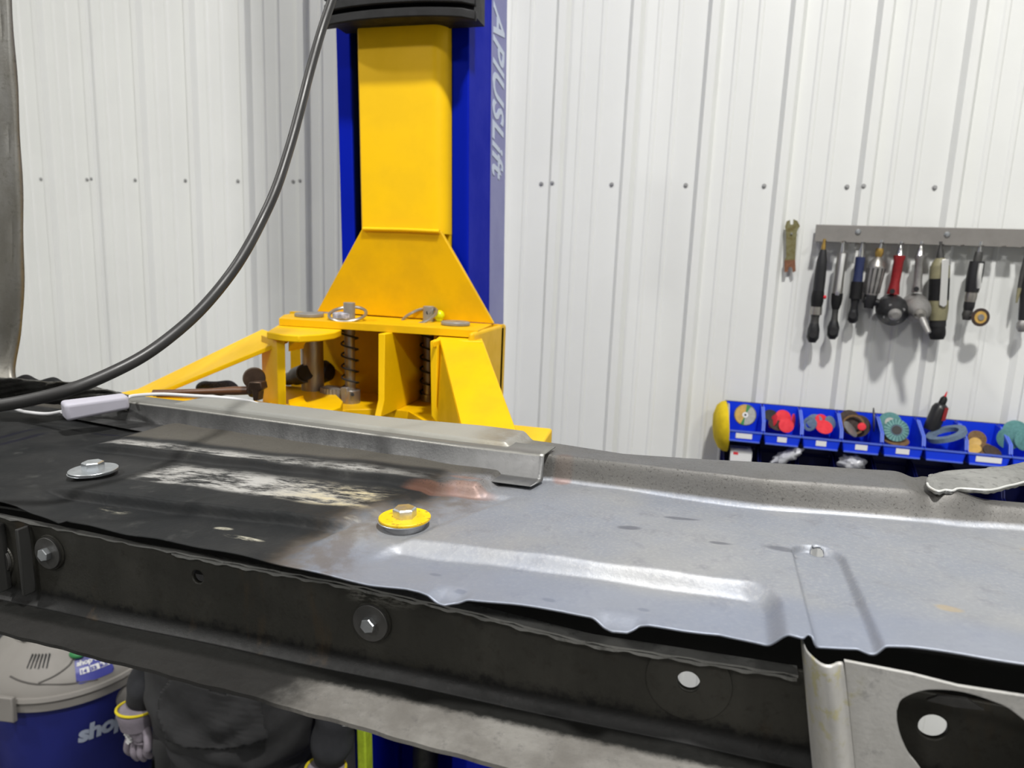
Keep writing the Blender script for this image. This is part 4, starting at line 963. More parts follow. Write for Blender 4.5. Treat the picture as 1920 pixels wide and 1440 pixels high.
proto = None; bins = []
def getbin(x, z, label, lw, group, dark=False):
    global proto
    if proto is None:
        t = thing('storage_bin', label, 'bin', (x, BYF, z), group)
        bm1, bm2 = bin_mesh(); b = obj('bin_shell', bm1, 'bin', t, local=True); b2_ = obj('rim', bm2, 'binrim', t, local=True, label='paler worn rim')
        proto = (b, b2_)
    else:
        t = thing('storage_bin', label, 'bin', (x, BYF, z), group)
        for q0 in (proto if not dark else proto[:1]):
            b = q0.copy(); COL.objects.link(b); b.parent = t
            if dark: b.data = b.data.copy(); b.data.materials[0] = MAT['rail']  # darker navy paints in the shadow below the top row
    if lw:
        obj('paper_label', slab([(BW/2-lw/2, -.0006, .010), (BW/2+lw/2, -.0006, .010), (BW/2+lw/2, -.0006, .025), (BW/2-lw/2, -.0006, .025)], (0, -.0012, 0)), 'paper', t, local=True)
    return t
for i in range(9):
    lab = binlabels[i] if i < 8 else 'blue bin beyond the right edge of the photo'
    getbin(bx+i*BP, bz, lab, (.046, .026, .028, .032, .034, 0, .062, .03, .03)[i], 'blue bins of the top row')
low = ['blue lower bin holding a white box', 'blue lower bin holding a clear plastic bag, second of the lower row', 'empty looking dark lower bin, third of the lower row', 'blue lower bin holding a crumpled silver bag', 'dark lower bin, fifth of the lower row', 'dark lower bin below the black bottle', 'dark lower bin below the brown discs', 'dark lower bin at the right edge of the photo']
for i in range(8): getbin(bx+i*BP+.001, bz-.128, low[i], 0, 'blue bins of the lower row', True)
def bxp(i, fx, fy, fz): return np.array((bx+i*BP+fx*BW, BYF+fy*(BYB-BYF), bz+fz))
def disc(c, n, r, t=.002, m='brown', name='abrasive_disc', label='', cat='disc', group=None, hole=0.0, hm=None, seg=40, parts=()):
    c = np.array(c, float); n = nz(n)
    if hole:
        u, w, a = frame(n); V = []; Fc = []
        for k in range(seg):
            an = 2*math.pi*k/seg; d = u*math.cos(an)+w*math.sin(an)
            for (rr, tt) in ((r, 0), (r, t), (hole, t), (hole, 0)): V.append(tuple(c+d*rr+a*tt))
        for k in range(seg):
            for q_ in range(4): Fc.append((4*k+q_, 4*k+(q_+1) % 4, 4*((k+1) % seg)+(q_+1) % 4, 4*((k+1) % seg)+q_))
        o = obj(name, (V, Fc), m, None, True)
    else: o = obj(name, lathe(c, c+n*t, [(0, r), (.2, r), (.9, r), (1, r*.97)], seg), m, None, True)
    tag(o, label, cat, group)
    for (rr, tt, mm, nm) in parts: obj(nm, lathe(c, c+n*tt, [(0, rr), (1, rr)], 28), mm, o, True)
    return o
# bin 1: one cutting disc with a printed face
c = PY(1397, 778, 2.165); n = np.array((.10, -1, .25)); r = 23.5*PXM
d1 = disc(c, n, r, .003, 'dgrey', 'cutting_disc', 'upright gold and grey cutting disc in the leftmost blue bin', 'disc')
u_, w_, a_ = frame(n)
def sector(r0, r1, a0, a1, m, h, nm):
    P = [c+a_*h+u_*math.cos(a)*r1+w_*math.sin(a)*r1 for a in np.linspace(a0, a1, 14)]+[c+a_*h+u_*math.cos(a)*r0+w_*math.sin(a)*r0 for a in np.linspace(a1, a0, 14)]
    obj(nm, slab(P, a_*.0004), m, d1)
R_ = math.radians
sector(.006, r*.93, R_(75), R_(255), 'gold', .0031, 'gold_label') ; sector(.006, r*.93, R_(-105), R_(75), 'lgrey', .0031, 'grey_label')
sector(.008, r*.93, R_(60), R_(85), 'green', .0036, 'green_stripe'); sector(.008, r*.93, R_(245), R_(265), 'green', .0036, 'green_stripe')
obj('hub', lathe(c, c+a_*.0045, [(0, .0085), (1, .0085)], 20), 'white', d1); obj('bore', lathe(c, c+a_*.005, [(0, .0035), (1, .0035)], 14), 'black', d1)
# bin 2
disc(PY(1474, 798, 2.155), (.1, -1, .5), 15.5*PXM, .002, 'redb', label='round bright red disc facing out of the second bin')
disc(PY(1468, 783, 2.20), (.2, -1, .6), 17*PXM, .003, 'redb', label='red disc lying at the back of the second bin')
disc(PY(1450, 790, 2.175), (-1, -.3, .45), 16*PXM, .002, 'redb', label='red disc standing on edge in the second bin')
disc(PY(1446, 780, 2.20), (.3, -1, 1.1), 16*PXM, .003, 'blackm', label='black disc at the back of the second bin')
disc(PY(1455, 797, 2.165), (.4, -.8, 1.3), 17*PXM, .002, 'dbrown', label='dark brown disc under the red discs')
disc(PY(1487, 789, 2.18), (1, -.35, .1), 15*PXM, .002, 'redb', label='thin red disc leaning on the side of the second bin')
# bin 3
disc(PY(1519, 795, 2.16), (-.75, -1, .3), 15*PXM, .004, 'bgrey', 'abrasive_ring', 'open grey ring at the front of the third bin', 'ring', hole=9*PXM)
disc(PY(1527, 790, 2.20), (-.3, -1, .6), 16*PXM, .003, 'bgrey', label='grey disc at the back left of the third bin')
disc(PY(1545, 801, 2.155), (.1, -1, 1.0), 17*PXM, .002, 'redb', label='red disc lying at the front of the third bin')
disc(PY(1541, 790, 2.20), (.5, -1, .8), 16*PXM, .003, 'redb', label='red disc behind the grey ones in the third bin')
disc(PY(1556, 792, 2.19), (.8, -1, .6), 14*PXM, .003, 'bgrey', label='grey disc on the right side of the third bin')
# bin 4
disc(PY(1592, 788, 2.21), (.1, -1, .4), 22*PXM, .004, 'dbrown', label='large dark brown disc at the back of the fourth bin')
disc(PY(1600, 797, 2.18), (-.45, -1, .5), 22*PXM, .003, 'brown', 'abrasive_ring', 'brown rimmed ring leaning in the fourth bin', 'ring', hole=18*PXM)
disc(PY(1609, 799, 2.19), (-.35, -1, .4), 24*PXM, .003, 'dbrown', label='dark disc behind the brown ring in the fourth bin')
disc(PY(1616, 800, 2.165), (-.3, -1, .4), 8*PXM, .002, 'redb', label='small red disc in the fourth bin')
disc(PY(1594, 805, 2.15), (.9, -.5, .9), 19*PXM, .0025, 'grey', label='thin grey disc leaning diagonally in the fourth bin')
disc(PY(1637, 787, 2.175), (1, -.16, .12), 25*PXM, .003, 'dgrey', 'abrasive_disc', 'upright grey blade standing on edge above the fourth bin', 'disc')
# bin 5 flap disc
c = PY(1680, 807, 2.155); n = nz((-.05, -1, .35)); r = 23*PXM
fd = disc(c, n, r*.80, .006, 'teal', 'flap_disc', 'teal flap disc with a black centre in the fifth bin', 'disc', parts=((r*.47, .0085, 'bgrey', 'hub_rim'), (r*.40, .0095, 'black', 'hub')))
u_, w_, a_ = frame(n)
for k in range(40):
    a = 2*math.pi*k/40; d = u_*math.cos(a)+w_*math.sin(a); e = -u_*math.sin(a)+w_*math.cos(a)
    P = [c+d*r*.5+a_*.0068, c+d*r*.5+e*.004+a_*.0075, c+d*r+e*.0052+a_*.0062, c+d*r+a_*.003]
    obj('flap', slab(P, a_*.0014), 'teal' if k % 2 else 'teal2', fd)
disc(PY(1668, 793, 2.20), (-.1, -1, .5), 22*PXM, .008, 'teal', 'flap_disc', 'pale teal flap disc behind the front one in the fifth bin', 'disc', parts=((10*PXM, .0085, 'lgrey', 'hub'),))
disc(PY(1680, 826, 2.16), (0, -.3, 1), 24*PXM, .003, 'brown', label='flat brown disc lying at the bottom of the fifth bin')
# bin 6
c = PY(1776, 818, 2.150); disc(c, (-.42, -.05, .92), 36*PXM, .013, 'bgrey', 'abrasive_ring', 'big blue grey ring leaning out of the sixth bin', 'ring', hole=23*PXM)
b0, b1 = PY(1745, 806, 2.20), PY(1766, 757, 2.20)
bo = thing('bottle', 'black bottle with a red printed side standing in the sixth bin', 'bottle', b0)
obj('bottle_body', lathe(b0, b1, [(0, 14*PXM), (.1, 15*PXM), (.82, 15*PXM), (.95, 12*PXM), (1, 8*PXM)], 20), 'black', bo, True)
obj('bottle_cap', lathe(b1, b1+(b1-b0)*.28, [(0, 7*PXM), (.7, 6.5*PXM), (1, 3*PXM)], 16), 'rubber', bo, True)
obj('bottle_tip', lathe(b1+(b1-b0)*.27, b1+(b1-b0)*.46, [(0, 2.4*PXM), (1, .7*PXM)], 10), 'redb', bo, True)
bl = (b0+b1)/2+np.array((.012, -.0225, .012)); obj('bottle_label', slab([bl+np.array((-.005, 0, -.018)), bl+np.array((.006, .004, -.018)), bl+np.array((.010, .004, .02)), bl+np.array((-.001, 0, .02))], (0, -.0015, 0)), 'red', bo)
# bin 7
for (x, y, Y, n, r, m, lab) in ((1832, 822, 2.19, (.0, -1, .7), 17, 'brown', 'brown disc at the back of the seventh bin'), (1828, 830, 2.165, (-.5, -1, .9), 11, 'gold', 'tan disc standing in the middle of the seventh bin'), (1845, 842, 2.15, (0, -.5, 1), 20, 'brown', 'brown disc lying on top at the front of the seventh bin'), (1860, 847, 2.14, (.2, -.6, .9), 17, 'dbrown', 'dark brown disc at the front right of the seventh bin'), (1826, 842, 2.14, (-.3, -.5, .9), 13, 'gold', 'tan disc at the front left of the seventh bin')):
    disc(PY(x, y, Y), n, r*PXM, .002, m, label=lab)
# bin 8
for (x, y, Y, n, r, lab) in ((1893, 822, 2.17, (-.8, -1, .3), 22, 'teal disc facing left in the eighth bin'), (1905, 812, 2.205, (.1, -1, .5), 26, 'teal disc at the back of the eighth bin'), (1918, 826, 2.16, (.4, -1, .3), 20, 'teal disc at the front of the eighth bin')):
    disc(PY(x, y, Y), n, r*PXM, .004, 'teal', label=lab)
# lower row contents
p = PY(1389, 850, 2.15); obx = thing('carton', 'small white carton with a red mark in the lower row', 'box', p-np.array((0, 0, .03)))
obj('carton_body', box(p[0]-.030, p[0]+.032, 2.145, 2.215, p[2]-.04, p[2]+.008), 'paper', obx, bevel=.001); obj('red_mark', box(p[0]-.022, p[0]-.008, 2.1442, 2.145, p[2]-.004, p[2]+.004), 'redb', obx)
def bag(x, y, Y, rx_, ry_, rz_, rot, lab):
    V, Fc = ball((0, 0, 0), rx_, ry_, rz_, 24, 14); c = PY(x, y, Y); o_ = []
    for v in V:
        k = 1+.22*math.sin(v[0]*210+v[2]*130)*math.sin(v[1]*160+v[2]*190); a, z = v[0]*k, v[2]*k
        o_.append((c[0]+a*math.cos(rot)-z*math.sin(rot), c[1]+v[1]*k, c[2]+a*math.sin(rot)+z*math.cos(rot)))
    tag(obj('plastic_bag', (o_, Fc), 'clear', None, True), lab, 'bag')
bag(1475, 855, 2.15, .05, .03, .016, .55, 'clear plastic bag sticking up from the second lower bin')
bag(1597, 868, 2.15, .036, .03, .022, 0, 'crumpled silver plastic bag in the fourth lower bin')
# yellow pad at the left of the bins
p = PY(1350, 800, 2.17)
fm = tag(obj('foam_pad', lathe(p+np.array((-.020, 0, 0)), p+np.array((.017, .004, .003)), [(0, .020), (.08, .042), (.35, .066), (.7, .076), (1, .078)], 36), 'foam', None, True), 'yellow foam polishing pad hanging at the left end of the bins', 'pad')
obj('pad_backing', lathe(p+np.array((.0165, .004, .003)), p+np.array((.022, .004, .003)), [(0, .072), (1, .070)], 32), 'lgrey', fm, True)

# ================================================================== SHOP VACUUM
VX, VY = -2.03, 1.76; vt0 = PY(120, 1345, VY-.27)[2]
vac = thing('shop_vacuum', 'grey lidded blue tank vacuum on the floor behind the frame', 'vacuum', (VX, VY, 0))
ZR = vt0-.01; 
def ring_z(z): return (VX, VY, z)
tank = obj('tank', lathe((VX, VY, .08), (VX, VY, ZR), [(0, .205), (.05, .222), (.9, .252), (1, .256)], 56), 'vacblue', vac, True, label='blue plastic tank')
obj('lid_rim', lathe((VX, VY, ZR-.030), (VX, VY, ZR+.022), [(0, .258), (.1, .268), (.75, .268), (.78, .276), (1, .272)], 56), 'vacgrey', vac, True)
lid = obj('lid', lathe((VX, VY, ZR+.020), (VX, VY, ZR+.16), [(0, .262), (.12, .258), (.35, .238), (.6, .205), (.85, .165), (1, .13)], 56), 'vacgrey', vac, True, label='grey domed lid')
obj('motor_cover', lathe((VX-.02, VY, ZR+.12), (VX-.02, VY, ZR+.215), [(0, .165), (.5, .155), (.85, .12), (1, .07)], 40, .8), 'vacgrey', lid, True)
vface = np.array((VX, VY, 0)); dirc = nz(np.array((0, 0, 0))-np.array((VX, VY, 0)))   # towards the camera
base_a = math.atan2(-VY, -VX)
def vp(a, r, z): return np.array((VX+math.cos(base_a+a)*r, VY+math.sin(base_a+a)*r, z))
for k in range(6):
    a = -.62+k*.055; obj('vent_slot', slab([vp(a, .232, ZR+.062), vp(a+.022, .232, ZR+.062), vp(a+.022, .185, ZR+.115), vp(a, .185, ZR+.115)], (0, 0, .012)), 'blackm', lid)
for a in (-.70, 2.2): obj('latch', slab([vp(a-.10, .272, ZR-.05), vp(a+.10, .272, ZR-.05), vp(a+.10, .292, ZR-.045), vp(a-.10, .292, ZR-.045)], (0, 0, .085)), 'vacgrey', vac, bevel=.004)
ia = .66; i0, i1 = vp(ia, .235, ZR-.075), vp(ia, .315, ZR-.078)
obj('inlet_collar', lathe(i0, i1, [(0, .05), (.6, .047), (1, .042)], 28), 'vacgrey', vac, True)
hz = [vp(ia, .28, ZR-.077), vp(ia, .36, ZR-.080), vp(ia+.15, .42, ZR-.16), vp(ia+.3, .44, ZR-.30), vp(ia+.6, .40, .12), vp(ia+1.0, .42, .04), vp(ia+1.6, .5, .035)]
obj('suction_hose', tube(hz, .029, 16), 'rubber', vac, True, label='black suction hose')
obj('carry_handle', tube([vp(-.95, .15, ZR+.15), vp(-.95, .14, ZR+.235), vp(.2, .05, ZR+.255), vp(2.2, .15, ZR+.235), vp(2.2, .15, ZR+.15)], .016, 12), 'blackm', vac, True)
for k in range(4):
    a = base_a+.4+k*math.pi/2; wx, wy = VX+math.cos(a)*.235, VY+math.sin(a)*.235
    cs_ = obj('caster', cyl((wx-.012, wy, .033), (wx+.012, wy, .033), .033, 20), 'black', vac, True); obj('caster_fork', cyl((wx, wy, .03), (wx, wy, .12), .028, 16), 'black', cs_, True)
# printed name round the tank
V_, F_, w_ = text_mesh('shop·vac', .078, lambda x, y, h: (x, y, h), .0035, .12, .001, .96)
p0 = PY(146, 1400, 1.53); a0 = math.atan2(p0[1]-VY, p0[0]-VX)-base_a
def rt(z): return .205+(.252-.222)*0+.222-.205+(z-.08)/(ZR-.08)*.034
V2 = []
for (x, y, h) in V_:
    z = p0[2]-.050+y*1.0; r_ = rt(z)+.002+h; V2.append(tuple(vp(a0+x/.25, r_, z)))
obj('lettering', (V2, F_), 'letters', tank)
# badge on the lid
def lidp(a, t, h):   # t 0 (outer) .. 1 (inner) on the dome
    prof = [(0, .262), (.12, .258), (.35, .238), (.6, .205), (.85, .165), (1, .13)]
    tt = .10+t*.54; r_ = np.interp(tt, [p[0] for p in prof], [p[1] for p in prof]); nn = np.array((math.cos(base_a+a)*.75, math.sin(base_a+a)*.75, .66))
    return vp(a, r_, ZR+.020+.14*tt)+nn*h
V = []; Fc = []; nb = 16
for i in range(nb+1):
    for j in range(nb+1):
        s_, t_ = i/nb, j/nb; e = .12
        cxr = min(s_, 1-s_); cyr = min(t_, 1-t_); sh = 0
        if cxr < e and cyr < e: sh = (e-math.sqrt(max(0, e*e-(e-cxr)**2)))
        V.append(tuple(lidp(.02+.44*s_, (1-t_)*.9+.05+(sh if t_ > .5 else -sh)*.9, .0025)))
for i in range(nb):
    for j in range(nb): Fc.append((i*(nb+1)+j, (i+1)*(nb+1)+j, (i+1)*(nb+1)+j+1, i*(nb+1)+j+1))
bd = obj('badge', (V, Fc), 'vaclabel', lid, True, label='blue badge')
def onlid(x, y, h): return lidp(.04+x, y, .0032+h)
V_, F_, w_ = text_mesh('shop·vac', .078, lambda x, y, h: (x, y, h), .003, .1, .0008, .95)
V2 = [tuple(onlid(x/w_*.36, .66+y/.078*.22, h)) for x, y, h in V_]; obj('badge_lettering', (V2, F_), 'white', lid)
for k, sx in enumerate((.03, .155, .28)):
    obj('badge_field', ([tuple(onlid(sx+a, .36+b*.2, h)) for h in (0, .0008) for a, b in ((0, 0), (.11, 0), (.11, 1), (0, 1))], [(0, 1, 2, 3), (7, 6, 5, 4), (0, 4, 5, 1), (1, 5, 6, 2), (2, 6, 7, 3), (3, 7, 4, 0)]), 'white', lid)
V_, F_, w_ = text_mesh('14  53  6.5', .05, lambda x, y, h: (x, y, h), .002, 0, .0008)
V2 = [tuple(onlid(.045+x/w_*.32, .39+y/.05*.17, h+.0008)) for x, y, h in V_]; obj('badge_figures', (V2, F_), 'vaclabel', lid)
obj('power_button', ball(lidp(.06, 1.02, .006), .026, .018, .012), 'green', lid, True, label='green button')
for P_ in ([(-.80, .52), (-.66, .44), (-.52, .36), (-.40, .30)], [(-.40, .34), (-.22, .52), (-.06, .74), (.02, .96)], [(-.40, .30), (-.10, .18), (.10, .10), (.25, .02)]):
    obj('seam', tube([lidp(a, t_, .0005) for a, t_ in P_], .0028, 8), 'vacseam', lid, True)
# beige bucket left of the vacuum
bk = thing('bucket', 'beige bucket standing at the left of the vacuum', 'bucket', (-2.62, 1.55, 0))
obj('bucket_body', lathe((-2.62, 1.55, .004), (-2.62, 1.55, .38), [(0, .12), (.97, .15), (1, .156)], 32), pbr('beige_plastic', (.22, .19, .15), .5, 0, .3, 8), bk, True)
obj('bucket_handle', tube([(-2.77, 1.55, .35), (-2.72, 1.47, .27), (-2.62, 1.42, .24), (-2.52, 1.47, .27), (-2.47, 1.55, .35)], .004, 8), 'grey', bk, True)
# plank by the column foot
tag(obj('plank', box(-.50, -.38, 2.02, 2.06, 0, .62), pbr('orange_brown_wood', s2l(130, 85, 30), .6, 0, .3, 10, stretch=(4, 4, .4)), None, bevel=.003), 'orange brown wooden plank standing right of the lift column foot', 'plank')

# ================================================================== PERSON
PX, PYy = -1.075, 1.42
per = thing('person', 'person in a charcoal hoodie and grey gloves standing behind the frame', 'person', (PX, PYy, 0))
def skin(name, pts, edges, mat, root=0, sub=2, label=None, parent=None):
    me = bpy.data.meshes.new(name); o0 = Vector((PX, PYy, 0))
    me.from_pydata([tuple(Vector(p[0])-o0) for p in pts], edges, []); o = bpy.data.objects.new(name, me); COL.objects.link(o)
    m = o.modifiers.new('skin', 'SKIN'); m.use_smooth_shade = True; m.branch_smoothing = .6
    for i, p in enumerate(pts):
        sv = me.skin_vertices[0].data[i]; r = p[1]; sv.radius = r if isinstance(r, tuple) else (r, r); sv.use_root = (i == root)
    o.modifiers.new('sub', 'SUBSURF').render_levels = sub; o.modifiers['sub'].levels = sub
    dg = bpy.context.evaluated_depsgraph_get(); dg.update(); m2 = bpy.data.meshes.new_from_object(o.evaluated_get(dg))
    bpy.data.objects.remove(o); m2.name = name
    o = bpy.data.objects.new(name, m2); COL.objects.link(o); o.parent = parent or per
    m2.materials.clear(); m2.materials.append(MAT[mat]); m2.polygons.foreach_set('use_smooth', [True]*len(m2.polygons))
    if label: o['label'] = label
    return o
def at_(dx, dy, z): return (PX+dx, PYy+dy, z)
wL = PY(257, 1335, 1.31); eL = np.array((wL[0]+.02, 1.44, 1.12)); kL = PY(257, 1352, 1.30)
wR = PY(611, 1448, 1.31); eR = np.array((wR[0]-.005, 1.45, 1.14))
kR = np.array((wR[0]-.01, 1.30, wR[2]-.03))
# body: pelvis, spine, neck, head, arms, legs as one skin
body_pts = [(at_(0, 0, .93), .13), (at_(0, 0, 1.10), .115), (at_(0, .01, 1.28), .12), (at_(0, .01, 1.36), .085), (at_(0, 0, 1.46), .052), (at_(0, -.01, 1.53), .06), (at_(0, -.02, 1.60), .082), (at_(0, -.015, 1.66), .075),
            (at_(-.17, .01, 1.34), .045), (tuple(eL), .042), (tuple(wL), .028), (at_(.17, .01, 1.34), .045), (tuple(eR), .042), (tuple(wR), .028),
            (at_(-.10, 0, .86), .085), (at_(-.11, -.01, .50), .055), (at_(-.12, .02, .12), .038), (at_(.10, 0, .86), .085), (at_(.11, -.01, .50), .055), (at_(.12, .02, .12), .038)]
skin('body', body_pts, [(0, 1), (1, 2), (2, 3), (3, 4), (4, 5), (5, 6), (6, 7), (3, 8), (8, 9), (9, 10), (3, 11), (11, 12), (12, 13), (0, 14), (14, 15), (15, 16), (0, 17), (17, 18), (18, 19)], 'skin')
def loft(rings, seg=44, pw=2.4, rows=8):
    """closed cloth surface through elliptical rings (z, dx, dy, rx, ry)"""
    R0 = catmull([np.array(q) for q in rings], rows); V = []; Fc = []
    for q in R0:
        for k in range(seg):
            a = 2*math.pi*k/seg; ca, sa = math.cos(a), math.sin(a); d = (abs(ca)**pw+abs(sa)**pw)**(-1/pw)
            V.append((PX+q[1]+q[3]*ca*d, PYy+q[2]+q[4]*sa*d, q[0]))
    for i in range(len(R0)-1):
        for k in range(seg): Fc.append((i*seg+k, i*seg+(k+1) % seg, (i+1)*seg+(k+1) % seg, (i+1)*seg+k))
    Fc += [tuple(range(seg-1, -1, -1)), tuple((len(R0)-1)*seg+k for k in range(seg))]
    return V, Fc
hoodie = obj('hoodie', loft([(.865, 0, -.005, .200, .150), (.90, 0, -.008, .226, .166), (.98, 0, -.012, .240, .172), (1.08, 0, -.012, .232, .165), (1.20, 0, -.008, .222, .155), (1.30, 0, 0, .222, .145), (1.37, 0, .008, .212, .122), (1.415, 0, .012, .165, .095), (1.445, 0, .012, .095, .078), (1.475, 0, .008, .078, .074)]), 'hoodie', per, True, angle=180, label='charcoal hoodie body')
V = hoodie.data
for v in V.vertices:     # folds
    x, y, z = v.co; v.co.y += (.006*math.sin(z*46+x*22)+.007*math.sin(z*70-x*55+1)*(1 if x > .05 else .3))*math.exp(-((z-.92)/.2)**2); v.co.x += .004*math.sin(z*52+y*9)
obj('hoodie_hem', loft([(.815, 0, -.004, .188, .142), (.83, 0, -.004, .196, .148), (.855, 0, -.004, .198, .150), (.875, 0, -.004, .200, .150)], rows=4), 'hoodie2', per, True, angle=180)
obj('hood', tube([at_(-.085, -.03, 1.435), at_(-.105, .03, 1.455), at_(-.07, .10, 1.47), at_(0, .125, 1.475), at_(.07, .10, 1.47), at_(.105, .03, 1.455), at_(.085, -.03, 1.435)], [.022, .036, .046, .050, .046, .036, .024], 14), 'hoodie', per, True, angle=180)
ws = {}
for s_, e_, w__, k_ in ((-1, eL, wL, kL), (1, eR, wR, kR)):
    sh = np.array(at_(s_*.205, .01, 1.345)); 
    sl = skin('sleeve', [(at_(s_*.13, .01, 1.345), .070), (tuple(sh), .078), (tuple((sh+e_)/2), .074), (tuple(e_), .066), (tuple(e_*.5+w__*.5), .060), (tuple(e_*.2+w__*.8), .052), (tuple(w__), .040)], [(i, i+1) for i in range(6)], 'sleeve', 1, 3, 'black sleeve')
    for v in sl.data.vertices: v.co += v.normal*.0035*math.sin(v.co.z*95+v.co.x*20)
    # glove: cuff, palm, five fingers, thumb at the side
    d_ = nz(k_-w__) if s_ < 0 else nz(np.array((-.01, -.03, -1.)))
    cu = obj('glove_cuff', lathe(w__+np.array((0, 0, .012)), w__-np.array((0, 0, .035)), [(0, .047), (.12, .048), (.5, .044), (1, .040)], 28), 'glove', per, True)
    obj('cuff_edge', tube(ringpts(w__+np.array((0, 0, .013)), (0, .12, 1), .0465, 32), .0035, 8, True), 'cuff', cu, True, label='yellow cuff edge')
    palm = [(tuple(w__-np.array((0, 0, .01))), (.034, .026)), (tuple(w__+np.array((0, 0, -.045))), (.043, .022)), (tuple(w__+np.array((.002*s_, -.004, -.085))), (.043, .019))]
    ed = [(0, 1), (1, 2)]; pts = list(palm)
    for fi, (ox_, L_) in enumerate(((-.030, .060), (-.010, .072), (.011, .068), (.030, .052))):
        b_ = w__+np.array((ox_, -.004, -.080)); m_ = b_+np.array((0, -.006, -L_*.5)); t_ = b_+np.array((0, .012, -L_*.92))
        k0 = len(pts); pts += [(tuple(b_), .0105), (tuple(m_), .0098), (tuple(t_), .0082)]; ed += [(2, k0), (k0, k0+1), (k0+1, k0+2)]
    b_ = w__+np.array((-s_*.036, -.008, -.035)); k0 = len(pts); pts += [(tuple(b_), .0125), (tuple(b_+np.array((-s_*.014, -.012, -.028))), .0115), (tuple(b_+np.array((-s_*.012, -.016, -.052))), .0095)]; ed += [(1, k0), (k0, k0+1), (k0+1, k0+2)]
    gv = skin('glove', pts, ed, 'glove', 0, 2, 'grey knitted glove')
    if s_ < 0:
        for k, (a_x, a_z, l_) in enumerate(((-.020, -.050, .012), (-.016, -.056, .016), (-.013, -.063, .014), (-.017, -.070, .010), (-.010, -.058, .008))):
            q_ = w__+np.array((a_x, -.026, a_z)); obj('print_mark', slab([q_, q_+np.array((l_, -.001, -.004)), q_+np.array((l_, -.001, -.0065)), q_+np.array((0, 0, -.0025))], (0, .006, 0)), 'white', gv)
# kangaroo pocket hugging the hoodie
pk = [(333, 1262), (365, 1283), (410, 1297), (450, 1303), (487, 1302), (492, 1330), (501, 1380), (470, 1392), (420, 1402), (350, 1398), (318, 1384), (300, 1340), (306, 1295)]
bm = bmesh.new(); P2 = [PY(x, y, 1.20) for x, y in pk]
x0_, x1_ = min(p[0] for p in P2), max(p[0] for p in P2); z0_, z1_ = min(p[2] for p in P2), max(p[2] for p in P2); NN = 46
def inpoly(x, z):
    ins = False; j = len(P2)-1
    for i in range(len(P2)):
        if (P2[i][2] > z) != (P2[j][2] > z) and x < (P2[j][0]-P2[i][0])*(z-P2[i][2])/(P2[j][2]-P2[i][2])+P2[i][0]: ins = not ins
        j = i
    return ins
gvs = {}
for i in range(NN):
    for j in range(NN):
        xa, xb = x0_+(x1_-x0_)*i/NN, x0_+(x1_-x0_)*(i+1)/NN; za, zb2 = z0_+(z1_-z0_)*j/NN, z0_+(z1_-z0_)*(j+1)/NN
        if not inpoly((xa+xb)/2, (za+zb2)/2): continue
        q_ = []
        for (ii, jj) in ((i, j), (i+1, j), (i+1, j+1), (i, j+1)):
            if (ii, jj) not in gvs: gvs[(ii, jj)] = bm.verts.new((x0_+(x1_-x0_)*ii/NN, 1.20, z0_+(z1_-z0_)*jj/NN))
            q_.append(gvs[(ii, jj)])
        bm.faces.new(q_)
pko = obj('pocket', bm, 'hoodie', per, True, angle=180)
# project the pocket straight onto the hoodie's front
from mathutils.bvhtree import BVHTree
bvh = BVHTree.FromPolygons([v.co.copy() for v in hoodie.data.vertices], [tuple(p.vertices) for p in hoodie.data.polygons])
for v in pko.data.vertices:
    # along the photo's line of sight so the pocket keeps its outline on the cloth
    w_o = Vector((v.co.x+PX, v.co.y+PYy, v.co.z)); dr = (w_o-Vector(CP)).normalized(); st_ = Vector((v.co.x, v.co.y, v.co.z))-dr*.6
    hit = bvh.ray_cast(st_, dr)
    if hit[0] is not None: v.co = hit[0]+hit[1]*.006
mo = pko.modifiers.new('t', 'SOLIDIFY'); mo.thickness = .005; mo.offset = 0
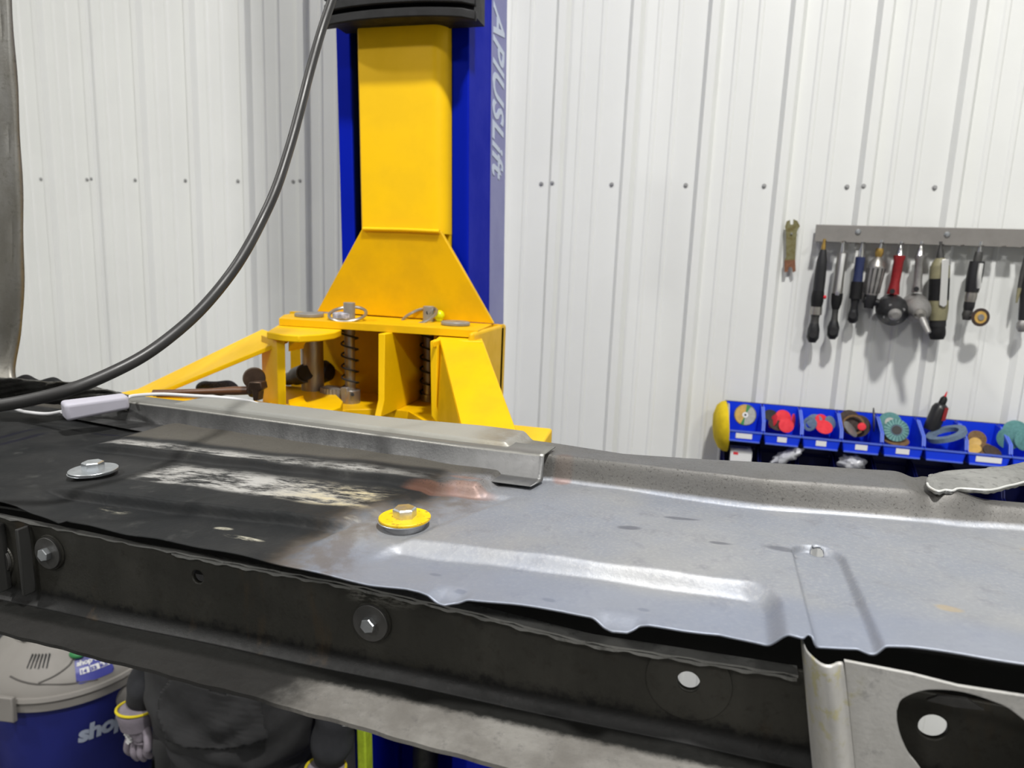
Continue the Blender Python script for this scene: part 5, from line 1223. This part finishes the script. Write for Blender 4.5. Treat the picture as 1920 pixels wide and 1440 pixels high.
# trousers, boots
for s_ in (-1, 1):
    skin('trouser_leg', [(at_(s_*.06, 0, .90), (.13, .125)), (at_(s_*.105, 0, .80), (.115, .115)), (at_(s_*.115, -.01, .50), .085), (at_(s_*.12, .01, .25), .072), (at_(s_*.125, .015, .09), .068)], [(0, 1), (1, 2), (2, 3), (3, 4)], 'trouser', 0, 2)
    skin('boot', [(at_(s_*.125, .05, .055), .050), (at_(s_*.13, -.03, .05), .050), (at_(s_*.135, -.13, .042), .042), (at_(s_*.125, .03, .13), .055)], [(0, 1), (1, 2), (0, 3)], 'black', 0, 2)
# head details
hc0 = np.array(at_(0, -.02, 1.60))
obj('hair', ball(hc0+np.array((0, .026, .030)), .092, .090, .082, 24, 14), 'hair', per, True)
for s_ in (-1, 1):
    ey = obj('eye', ball(hc0+np.array((s_*.030, -.083, -.008)), .011), 'white', per, True); obj('pupil', ball(hc0+np.array((s_*.030, -.092, -.008)), .0045), 'black', ey, True)
    obj('ear', ball(hc0+np.array((s_*.085, .0, -.015)), .010, .018, .030), 'skin', per, True)
obj('nose', lathe(hc0+np.array((0, -.078, .0)), hc0+np.array((0, -.100, -.040)), [(0, .006), (.8, .013), (1, .009)], 12), 'skin', per, True)
obj('mouth', ball(hc0+np.array((0, -.076, -.058)), .022, .008, .005), pbr('lips', s2l(165, 95, 85), .5), per, True)
# small print on the right sleeve
q_ = PY(628, 1398, 1.25)
V_, F_, w_ = text_mesh('LUP', .022, lambda x, y, h: (q_[0]-.012+x, y, q_[2]+y), .0008, .2, .001)
sleeves = [o_ for o_ in per.children if o_.name.startswith('sleeve')]
sR = max(sleeves, key=lambda o_: sum(v.co.x for v in o_.data.vertices)/len(o_.data.vertices))
bv2 = BVHTree.FromPolygons([v.co.copy() for v in sR.data.vertices], [tuple(p.vertices) for p in sR.data.polygons]); V3 = []
for v in V_:
    st_ = Vector((v[0]-PX, -.6, v[2])); hit = bv2.find_nearest(Vector((v[0]-PX, q_[1]-PYy+.06, v[2]))); V3.append(tuple(hit[0]+hit[1]*(.0015+(v[1]-q_[1])*0)+Vector((PX, PYy, 0))))
obj('sleeve_print', (V3, F_), 'white', per)
